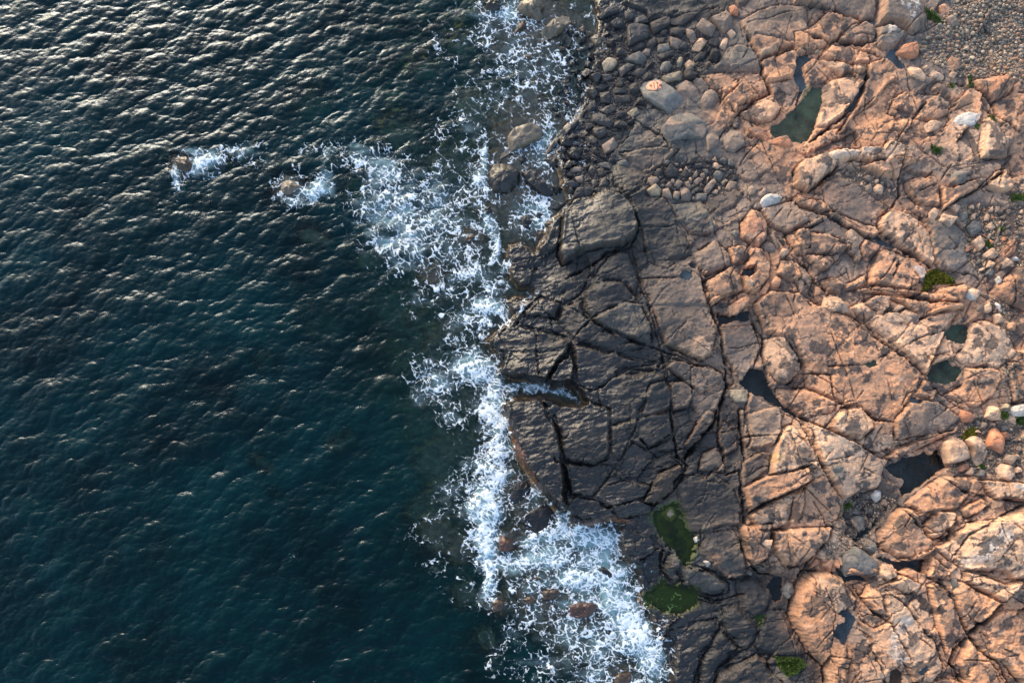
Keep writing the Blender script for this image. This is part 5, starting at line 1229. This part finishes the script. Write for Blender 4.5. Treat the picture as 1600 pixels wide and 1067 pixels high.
fx_, fy_, _ = W(FU, FV, sample(M0, us, vs, FU, FV))
fdx = sample(sdx * chop, cus, cvs, FU, FV); fdy = sample(sdy * chop, cus, cvs, FU, FV)
gr_ = (1 - sst(-0.1, 0.1, ft - fh))
fz = np.maximum(fh, ft) + 0.025 + 0.05 * AL * gr_
fk = AL > 0.02
fkm = fk[:-1, :-1] | fk[1:, :-1] | fk[:-1, 1:] | fk[1:, 1:]
co3, f3, at3 = compact(np.stack([fx_ + fdx * gr_, fy_ + fdy * gr_, fz], -1).reshape(-1, 3), grid_faces(len(fvs), len(fus), fkm), {'foam': AL.ravel()})
fo = mesh_obj('sea_foam', co3, f3, M_FOAM, at3); tag(fo, kind='stuff')
fo['label'] = 'white lacy surf foam along the rocky shore'; fo['category'] = 'sea foam'

# ------------------------------------------------------------------ loose rocks
def rock(name, P, tone, height, rnd, z0, seed, wetv=0.0, jitter=0.10):
    """a boulder standing on its outline P (picture points of the outline), faceted by cutting planes"""
    r = np.random.default_rng(seed)
    mxu, mxv = P.mean(0)
    x, y, _q = W(P[:, 0], P[:, 1], mz(P[:, 0], P[:, 1]))
    if tone is None: tone = 'D'
    # resample outline
    big = max(np.ptp(P[:, 0]), np.ptp(P[:, 1])); n = 80 if big > 26 else 44 if big > 9 else 24
    px = np.append(x, x[0]); py = np.append(y, y[0]); s = np.concatenate([[0], np.cumsum(np.hypot(np.diff(px), np.diff(py)))])
    t = np.linspace(0, s[-1], n, endpoint=False)
    ox = np.interp(t, s, px); oy = np.interp(t, s, py)
    sm = int(rnd * 3.4)
    for _i in range(sm):
        ox = 0.25 * np.roll(ox, 1) + 0.5 * ox + 0.25 * np.roll(ox, -1); oy = 0.25 * np.roll(oy, 1) + 0.5 * oy + 0.25 * np.roll(oy, -1)
    ph = np.linspace(0, 6.2832, n, endpoint=False); wob = 1 + (0.07 if name == 'sea_rock' else 0.03) * fbm(np.cos(ph) * 2.3 + seed, np.sin(ph) * 2.3, 13, 4, 0.6); ox = ox.mean() + (ox - ox.mean()) * wob; oy = oy.mean() + (oy - oy.mean()) * wob
    cx, cy = ox.mean(), oy.mean(); R = math.sqrt(abs(0.5 * float(np.sum(ox * np.roll(oy, -1) - oy * np.roll(ox, -1)))) / math.pi)
    H = min(height, R * 1.5)
    
    rings = [(0.97, -0.35), (1.0, 0.18), (0.98, None), (0.94, None), (0.89, None), (0.80, None), (0.67, None), (0.5, None), (0.3, None), (0.12, None)]
    if n == 80: rings = rings[:2] + [(q_, None) for q_ in (0.985, 0.965, 0.94, 0.91, 0.87, 0.82, 0.76, 0.69, 0.61, 0.52, 0.42, 0.32, 0.22, 0.1)]
    npl = r.integers(3, 6); angs = r.uniform(0, 6.28, npl); fl = r.uniform(0.45, 1.15, npl); t0 = r.uniform(0, 6.28); tl = r.uniform(0.05, 0.28)
    off = r.uniform(1.15, 1.5, npl)
    amp = 0.18 if name == 'sea_rock' else 0.05 if name == 'rock_slab' else 0.09
    def top(xx, yy, ss):
        qx, qy = (xx - cx) / R, (yy - cy) / R
        z = 1.0 - tl * (qx * math.cos(t0) + qy * math.sin(t0))
        for a, f, o_ in zip(angs, fl, off): z = np.minimum(z, o_ - f * (qx * math.cos(a) + qy * math.sin(a)))
        dome = np.sqrt(np.clip(1 - ss ** 2.2, 0, 1))
        z = z * (1 - rnd) + (0.25 + 0.75 * dome) * rnd * np.minimum(1.05, z + 0.25)
        edge = sst(1.02, 0.94 - 0.22 * rnd, ss)
        z = z * (0.62 + 0.38 * edge)
        z = z + amp * fbm(qx * 1.7 + seed * 0.37, qy * 1.7, 11, 5, 0.55) - 0.10 * np.exp(-(fbm(qx * 0.8 + seed * 0.7, qy * 0.8, 15, 2) / 0.035) ** 2) * (n > 24)
        return np.maximum(z, 0.22) * H
    vv = []
    for s_, k in rings:
        xx, yy = cx + (ox - cx) * s_, cy + (oy - cy) * s_
        zz = np.full(n, k * H) if k is not None else top(xx, yy, np.full(n, s_))
        if k == 0.18: zz = zz + 0.08 * H * r.normal(size=n)
        vv.append(np.stack([xx, yy, zz + z0], -1))
    vv = np.concatenate(vv + [np.array([[cx, cy, float(top(np.array([cx]), np.array([cy]), np.array([0.0]))[0]) + z0]])])
    nr = len(rings); F = []
    for k in range(nr - 1):
        a = k * n + np.arange(n); b = k * n + (np.arange(n) + 1) % n
        F.append(np.stack([a, b, b + n, a + n], 1))
    a = (nr - 1) * n + np.arange(n); b = (nr - 1) * n + (np.arange(n) + 1) % n; F.append(np.stack([a, b, np.full(n, len(vv) - 1), np.full(n, len(vv) - 1)], 1))
    F = np.concatenate(F)
    area = float(np.sum(ox * np.roll(oy, -1) - oy * np.roll(ox, -1)))
    if area < 0: F = F[:, ::-1]
    tri = F[:, 2] == F[:, 3]; tri2 = F[:, 0] == F[:, 1]
    base = TONE[tone] * (1 + r.uniform(-jitter, jitter)) * (0.48 if name in ('sea_rock', 'shore_rock') else 1)
    zr = (vv[:, 2] - z0) / H
    nn = fbm(vv[:, 0] * 1.1, vv[:, 1] * 1.1, 201, 4, 0.6)[:, None]
    cc = base * (1 + 0.30 * nn)
    if tone in 'OoRWT' and r.random() < 0.75:
        st = (sst(0.1, 0.35, fbm(vv[:, 0] * 0.9 + seed, vv[:, 1] * 0.9, 207, 5, 0.6)) * 0.65)[:, None]
        cc = cc * (1 - st) + srgb(96, 86, 80) * st
    if tone in 'PG' and r.random() < 0.5:
        st = (sst(0.1, 0.4, fbm(vv[:, 0] * 0.7 + seed, vv[:, 1] * 0.7, 209, 4, 0.6)) * 0.5)[:, None]
        cc = cc * (1 - st) + srgb(176, 138, 112) * st
    loops, starts = [], []
    faces = [list(dict.fromkeys(f.tolist())) for f in F]
    me = bpy.data.meshes.new(name)
    org = np.array([cx, cy, z0])
    me.from_pydata((vv - org).tolist(), [], faces)
    me.polygons.foreach_set('use_smooth', np.ones(len(me.polygons), bool))
    at_ = me.attributes.new('Col', 'FLOAT_COLOR', 'POINT'); at_.data.foreach_set('color', np.concatenate([np.clip(cc, 0.004, 0.85), np.ones((len(vv), 1))], 1).astype(np.float32).ravel())
    aw = me.attributes.new('wet', 'FLOAT', 'POINT'); aw.data.foreach_set('value', np.full(len(vv), wetv, np.float32))
    me.materials.append(M_ROCK); me.update()
    if rnd < 0.5: me.set_sharp_from_angle(angle=R_(26 + 30 * rnd))
    o = bpy.data.objects.new(name, me); scene.collection.objects.link(o); o.location = org
    def ztop(xx, yy):
        # fraction of the outline radius in that direction
        an = np.arctan2(oy - cy, ox - cx); a_ = np.arctan2(yy - cy, xx - cx); i = np.argsort(an)
        rr_ = np.interp(a_, an[i], np.hypot(ox - cx, oy - cy)[i], period=2 * np.pi)
        return z0 + top(xx, yy, np.hypot(xx - cx, yy - cy) / rr_)
    return o, ztop, R
import re
TONEWORD = {'O': 'orange', 'o': 'pale pinkish', 'R': 'reddish', 'P': 'purplish brown', 'G': 'grey', 'D': 'dark grey', 'B': 'black', 'K': 'black', 'r': 'dark reddish', 'W': 'whitish', 'T': 'tan', 'N': 'dark brown'}
placed = []        # outline, centre, radius, object, tone, kind, labelled short name
polys = []
def wetness(u, v):
    s = float(sample(sdc, us, vs, u, v)); return 0.9 if s < 15 else 0.55 if s < 60 else 0.15
for i, line in enumerate(ROCKS):
    f = line.split('|'); tl, tone, h, rnd, kind = f[0].split(); P = pts(tl, f[1]); c0 = P.mean(0)
    tb = np.percentile(np.append(tz(P[:, 0], P[:, 1]), tz(*c0)), 35)
    H = float(h) * 0.8
    if kind == 's': z0 = max(-0.30, min(float(tb), 0.3)) ; H = H * 0.85 + 0.15; z0 -= 0.12 if float(h) < 0.65 else 0.0
    else: z0 = float(tb) - 0.03
    nm = {'b': 'boulder', 's': 'sea_rock', 'p': 'rock_slab'}[kind]
    o, zt, R = rock(nm, P, tone, H, float(rnd), z0, 1000 + i, wetness(*c0))
    lab = f[2].strip() if len(f) > 2 else None
    short = re.split(r' (?:at|by|in|with|beside|on|above|below|under|alone|amid|awash|leaning|standing|near|between|half|lying|across|next|shaped|touching|overhanging|jammed|capped|behind|right|washed|streaked|dripping|lining|wedged|against|amongst|of|the|outermost|sticking|along|first|over|resting|set|rising|just|split|left|back) ', lab)[0].rstrip(',') if lab else None
    if kind == 'p':
        lab = 'long grey slab with an orange painted oval of dark letters'; short = 'painted slab'; painted = (o, zt)
    placed.append([P, c0, math.sqrt(R * R) / 0.05, o, tone, nm, lab, short])
    polys.append(P)
# further loose stones filling the boulder beach, the gullies and the rubble
r = np.random.default_rng(77); stones = []
circ = [(p[1][0], p[1][1], 0.0) for p in placed]
nst = 0
for (z, hd, P) in ZP:
    _x, tones, rmin, rmax, cnt, kind = hd; rmin, rmax, cnt = float(rmin), float(rmax), int(cnt)
    near = [Q for Q in polys if (Q[:, 0].max() > P[:, 0].min() - 10) and (Q[:, 0].min() < P[:, 0].max() + 10) and (Q[:, 1].max() > P[:, 1].min() - 10) and (Q[:, 1].min() < P[:, 1].max() + 10)]
    got = 0; mine = []
    for att in range(6000):
        if got >= cnt: break
        u = r.uniform(P[:, 0].min(), P[:, 0].max()); v = r.uniform(P[:, 1].min(), P[:, 1].max())
        rad = rmin + (rmax - rmin) * (1 - att / 6000) * r.random() ** 0.45
        pu, pv = np.array([u]), np.array([v])
        if poly_sd(P, pu, pv)[0] < rad * 0.3: continue
        if any((u - a) ** 2 + (v - b) ** 2 < ((rad + c) * 0.93) ** 2 for a, b, c in mine): continue
        if any(poly_sd(Q, pu, pv)[0] > -rad * 0.72 for Q in near): continue
        mine.append((u, v, rad)); got += 1
        k = r.integers(4, 7); an = np.sort(r.uniform(0, 2 * np.pi, k) * 0.45 + np.linspace(0, 2 * np.pi, k, endpoint=False)); asp = r.uniform(0.55, 0.92); ro = r.uniform(0, 3.14)
        lx = rad * 1.12 * np.cos(an); ly = rad * 1.12 * asp * np.sin(an)
        Q = np.stack([u + lx * math.cos(ro) - ly * math.sin(ro), v + lx * math.sin(ro) + ly * math.cos(ro)], 1)
        tone = tones[r.integers(0, len(tones))]
        zb = float(tz(u, v)); H = rad * 0.05 * r.uniform(0.9, 1.5)
        z0 = (max(zb, -0.15) if kind == 's' else zb) - 0.02
        nm = 'stone' if kind == 'b' else 'shore_rock'
        o, zt, R = rock(nm, Q, tone, H, r.uniform(0.05, 0.38), z0, 5000 + nst, wetness(u, v))
        placed.append([Q, np.array([u, v]), rad, o, tone, nm, None, None]); nst += 1
# labels of the rest: by look and by the nearest described rock
marks = [p for p in placed if p[6]]
seen = {}
order = sorted([p for p in placed if not p[6]], key=lambda p: min(np.hypot(*(p[1] - q[1])) for q in marks))
for p in order:
    cand = sorted(marks, key=lambda q: np.hypot(*(p[1] - q[1])))
    for q in cand[:3]:
        d = p[1] - q[1]; a = math.degrees(math.atan2(-d[1], d[0])) % 360
        dr = ['right of', 'up and right of', 'above', 'up and left of', 'left of', 'down and left of', 'below', 'down and right of'][int((a + 22.5) // 45) % 8]
        tw = TONEWORD[p[4]]; size = 'big' if p[2] > 11 else 'small' if p[2] < 5 else 'medium'
        key = (dr, q[7], p[5]); n_ = seen.get(key, 0)
        if n_ < 4: break
    seen[key] = n_ + 1
    rank = ['next', 'second', 'third', 'fourth', 'fifth', 'sixth', 'seventh', 'eighth', 'ninth', 'tenth', 'last'][min(n_, 10)]
    lab = f"{size} {tw} {p[5].replace('_', ' ').split()[-1]}, {rank} one {dr} the {q[7]}"
    p[6] = lab if len(lab.split()) <= 16 else ' '.join(lab.split()[:16])
for p in placed:
    o = p[3]; grp = None
    if o.name.startswith('stone'): grp = 'loose stones filling gaps of the boulder beach and gullies'; cat = 'stone'
    elif o.name.startswith('shore_rock'): grp = 'low wet rocks at the surf edge'; cat = 'rock'
    elif o.name.startswith('sea_rock'): grp = 'rocks standing in the surf'; cat = 'rock'
    elif o.name.startswith('rock_slab'): cat = 'rock slab'
    else: grp = 'loose boulders on the rocky shore'; cat = 'boulder'
    tag(o, p[6], cat, grp)
# the painted mark on the grey slab
o_s, zt = painted
def paint(name, quads, mat, parent, lift):
    co_, F = [], []
    for q in quads:
        b = len(co_); q = np.array(q, float)
        x, y, _q = W(q[:, 0], q[:, 1], mz(q[:, 0], q[:, 1]) )
        for a, b_ in zip(x, y): co_.append((a - parent.location.x, b_ - parent.location.y, float(zt(np.array([a]), np.array([b_]))[0]) + lift - parent.location.z))
        F.append(list(range(b, b + len(q))))
    me = bpy.data.meshes.new(name); me.from_pydata(co_, [], F); me.materials.append(mat); me.update()
    o = bpy.data.objects.new(name, me); scene.collection.objects.link(o); o.parent = parent; return o
qs = []
cu_, cv_ = 1020.8, 138.0
for i in range(24):
    for j in range(5):
        a0, a1_ = i / 24 * 2 * np.pi, (i + 1) / 24 * 2 * np.pi; r0, r1 = j / 5, (j + 1) / 5
        f = lambda a, r_: (cu_ + 12.0 * r_ * math.cos(a) * (1 + 0.05 * math.sin(3 * a)), cv_ + 9.2 * r_ * math.sin(a) * (1 + 0.05 * math.sin(5 * a)))
        qs.append([f(a0, r1), f(a1_, r1), f(a1_, r0), f(a0, r0)] if j else [f(a0, r1), f(a1_, r1), (cu_, cv_)])
paint('painted_oval', qs, M_PINK, o_s, 0.012)
seg = lambda x0, y0, x1, y1, w: [(990 + (x0 - w) / 17.78, 115 + y0 / 17.78), (990 + (x0 + w) / 17.78, 115 + y0 / 17.78), (990 + (x1 + w) / 17.78, 115 + y1 / 17.78), (990 + (x1 - w) / 17.78, 115 + y1 / 17.78)]
def strokes(*L):
    out = []
    for s_ in L:
        x0, y0, x1, y1, w = s_
        for k in range(4):
            out.append(seg(lerp(x0, x1, k / 4), lerp(y0, y1, k / 4), lerp(x0, x1, (k + 1) / 4), lerp(y0, y1, (k + 1) / 4), w))
    return out
paint('painted_letter', strokes((435, 375, 440, 440, 13), (410, 440, 440, 450, 10), (470, 345, 470, 485, 9), (540, 320, 542, 512, 11), (628, 325, 632, 560, 9), (680, 365, 700, 470, 16), (738, 400, 738, 465, 14)), M_INK, o_s, 0.028)

# ------------------------------------------------------------------ pebbles
import bmesh
def pebble_base(seed, sub=2):
    bm = bmesh.new(); bmesh.ops.create_icosphere(bm, subdivisions=sub, radius=1.0)
    r_ = np.random.default_rng(seed); v = np.array([p.co[:] for p in bm.verts])
    for _i in range(5):
        n_ = r_.normal(size=3); n_ /= np.linalg.norm(n_); d_ = r_.uniform(0.55, 0.85); s_ = v @ n_
        v = v - np.maximum(s_ - d_, 0)[:, None] * n_[None]
    v = v * np.array([1, r_.uniform(0.65, 0.95), r_.uniform(0.5, 0.8)])
    F = np.array([[p.index for p in f.verts] for f in bm.faces]); bm.free()
    return v, F
r = np.random.default_rng(99)
PT = [srgb(170, 146, 120), srgb(150, 122, 98), srgb(120, 108, 96), srgb(186, 162, 136), srgb(172, 130, 100), srgb(100, 92, 84), srgb(142, 128, 112)]
PTN = ['light tan', 'brown', 'grey', 'cream', 'orange', 'dark grey', 'mid grey']
base = [pebble_base(300 + i) for i in range(8)]
lib = {}
for i, (v, F) in enumerate(base):
    for t in range(7):
        lib[i, t] = mesh_obj('pebble', v, F, M_ROCK, {'Col': np.repeat(PT[t][None], len(v), 0) * (0.85 + 0.05 * i), 'wet': np.full(len(v), 0.1)}, mesh_only=True)
cand = []
mine = []
while len(mine) < 300:
    u = r.uniform(1436, 1600); v = r.uniform(0, 140); rad = r.uniform(2.4, 4.6) if len(mine) < 220 else r.uniform(2.0, 3.0)
    pu, pv = np.array([u]), np.array([v])
    if poly_sd(PEBBLE_ZONE, pu, pv)[0] < 1: continue
    if any((u - a) ** 2 + (v - b) ** 2 < ((rad + c) * 0.92) ** 2 for a, b, c in mine): continue
    if any(poly_sd(Q, pu, pv)[0] > -rad * 0.6 for Q in polys if Q[:, 0].max() > 1430 and Q[:, 1].min() < 150): continue
    mine.append((u, v, rad))
for (u, v, rad) in mine:
    t = int(r.integers(0, 7)); x, y, _q = W(u, v, float(mz(u, v)))
    o = bpy.data.objects.new('pebble', lib[int(r.integers(0, 8)), t]); scene.collection.objects.link(o)
    s_ = rad * 0.052; o.location = (x, y, float(tz(u, v)) + s_ * 0.35); o.scale = (s_, s_, s_); o.rotation_euler = (r.uniform(-.3, .3), r.uniform(-.3, .3), r.uniform(0, 6.28))
    tag(o, PTN[t] + ' rounded pebble on the shingle patch between orange slabs', 'pebble', 'larger pebbles of the shingle patch')
def pebble_mass(name, P, n, rmin, rmax, ulim, label):
    us_ = r.uniform(P[:, 0].min(), min(P[:, 0].max(), ulim), n * 3); vs_ = r.uniform(P[:, 1].min(), P[:, 1].max(), n * 3)
    k = poly_sd(P, us_, vs_) > 0.5; us_, vs_ = us_[k][:n], vs_[k][:n]; n = len(us_)
    x, y, _q = W(us_, vs_, mz(us_, vs_)); z = tz(us_, vs_); s_ = (rmin + (rmax - rmin) * r.random(n) ** 2) * 0.052
    co_, F_, c_ = [], [], []; b_ = 0
    vb = [pebble_base(400 + i, 1) for i in range(6)]
    for i in range(n):
        v, F = vb[i % 6]; a = r.uniform(0, 6.28); ca_, sa_ = math.cos(a), math.sin(a)
        q = np.stack([v[:, 0] * ca_ - v[:, 1] * sa_, v[:, 0] * sa_ + v[:, 1] * ca_, v[:, 2]], 1) * s_[i] + [x[i], y[i], z[i] + s_[i] * 0.2]
        co_.append(q); F_.append(F + b_); b_ += len(v); c_.append(np.repeat((PT[int(r.integers(0, 7))] * r.uniform(0.7, 1.1))[None], len(v), 0))
    o = mesh_obj(name, np.concatenate(co_), np.concatenate(F_), M_ROCK, {'Col': np.concatenate(c_), 'wet': np.full(b_, 0.1)})
    tag(o, label, 'gravel', kind='stuff')
pebble_mass('pebble_shingle', PEBBLE_ZONE, 6500, 1.0, 2.9, 1680, 'fine pebbles of the shingle patch in the corner')
for i, P in enumerate(PEBBLE_SMALL):
    a_ = 0.5 * abs(float(np.sum(P[:, 0] * np.roll(P[:, 1], -1) - P[:, 1] * np.roll(P[:, 0], -1))))
    pebble_mass('gravel', P, int(a_ / 5), 0.7, 2.1, 1700, ['fine gravel in the hollow under the stepped ledge', 'gravel among angular rubble at the upper slabs', 'dark gravel in the gully between orange outcrops', 'gravel around the large rounded orange boulders', 'gravel below the rubble beside orange slab', 'gravel strip beside the reddish sloping slab', 'grit under the gully stones', 'grit near the lichened white boulder'][i])
for i in (0, 1, 2):
    P = ZP[i][2]; a_ = 0.5 * abs(float(np.sum(P[:, 0] * np.roll(P[:, 1], -1) - P[:, 1] * np.roll(P[:, 0], -1))))
    PT = [srgb(92, 84, 78), srgb(70, 64, 62), srgb(104, 90, 82), srgb(60, 56, 56), srgb(80, 74, 72), srgb(50, 47, 48), srgb(120, 102, 90)]
    pebble_mass('gravel', P, int(a_ / 6), 0.9, 2.7, 1700, ['dark cobbles between the boulders of the boulder beach', 'black cobbles beside the wet bedrock edge', 'grey brown cobbles in the stone cluster'][i])
# ------------------------------------------------------------------ moss
for i, line in enumerate(MOSS):
    head, body, lab = line.split('|'); tl, sz_ = head.split(); P = pts(tl, body)
    a_ = 0.5 * abs(float(np.sum(P[:, 0] * np.roll(P[:, 1], -1) - P[:, 1] * np.roll(P[:, 0], -1))))
    n = int(a_ * 9) + 60
    u = r.uniform(P[:, 0].min() - 3, P[:, 0].max() + 3, n * 2); v = r.uniform(P[:, 1].min() - 3, P[:, 1].max() + 3, n * 2)
    sd = poly_sd(P, u, v) + 2.0 * perlin(u / 3, v / 3, 7); k = sd > 0; u, v, sd = u[k], v[k], sd[k]; n = len(u)
    x, y, _q = W(u, v, mz(u, v)); z = tz(u, v) + 0.03
    mound = 0.10 * sst(0, 5, sd)
    L_ = r.uniform(0.04, 0.09, n); az = r.uniform(0, 6.28, n); le = r.uniform(0.3, 1.0, n); wd = r.uniform(0.012, 0.028, n)
    dx_, dy_ = np.cos(az), np.sin(az)
    p0 = np.stack([x - dy_ * wd, y + dx_ * wd, z + mound * 0.5], 1); p1 = np.stack([x + dy_ * wd, y - dx_ * wd, z + mound * 0.5], 1)
    tip = np.stack([x + dx_ * L_ * le, y + dy_ * L_ * le, z + mound + L_ * 0.6], 1); p2 = tip + np.stack([dy_, -dx_, 0 * dx_], 1) * (wd * 0.5)[:, None]; p3 = tip - np.stack([dy_, -dx_, 0 * dx_], 1) * (wd * 0.5)[:, None]
    co_ = np.stack([p0, p1, p2, p3], 1).reshape(-1, 3); F = np.arange(4 * n).reshape(-1, 4)
    olive = srgb(120, 116, 24) if 'olive' in lab or 'yellow' in lab else srgb(84, 104, 38)
    cc = olive[None] * r.uniform(0.45, 1.35, (n, 1)) * (1 + 0.5 * perlin(u / 4, v / 4, 3))[:, None]
    o = mesh_obj('moss', co_, F, M_MOSS, {'Col': np.repeat(np.clip(cc, 0.003, 0.6), 4, 0)})
    tag(o, lab, 'moss', kind='stuff')
print('rocks', len(placed), 'stones', nst)
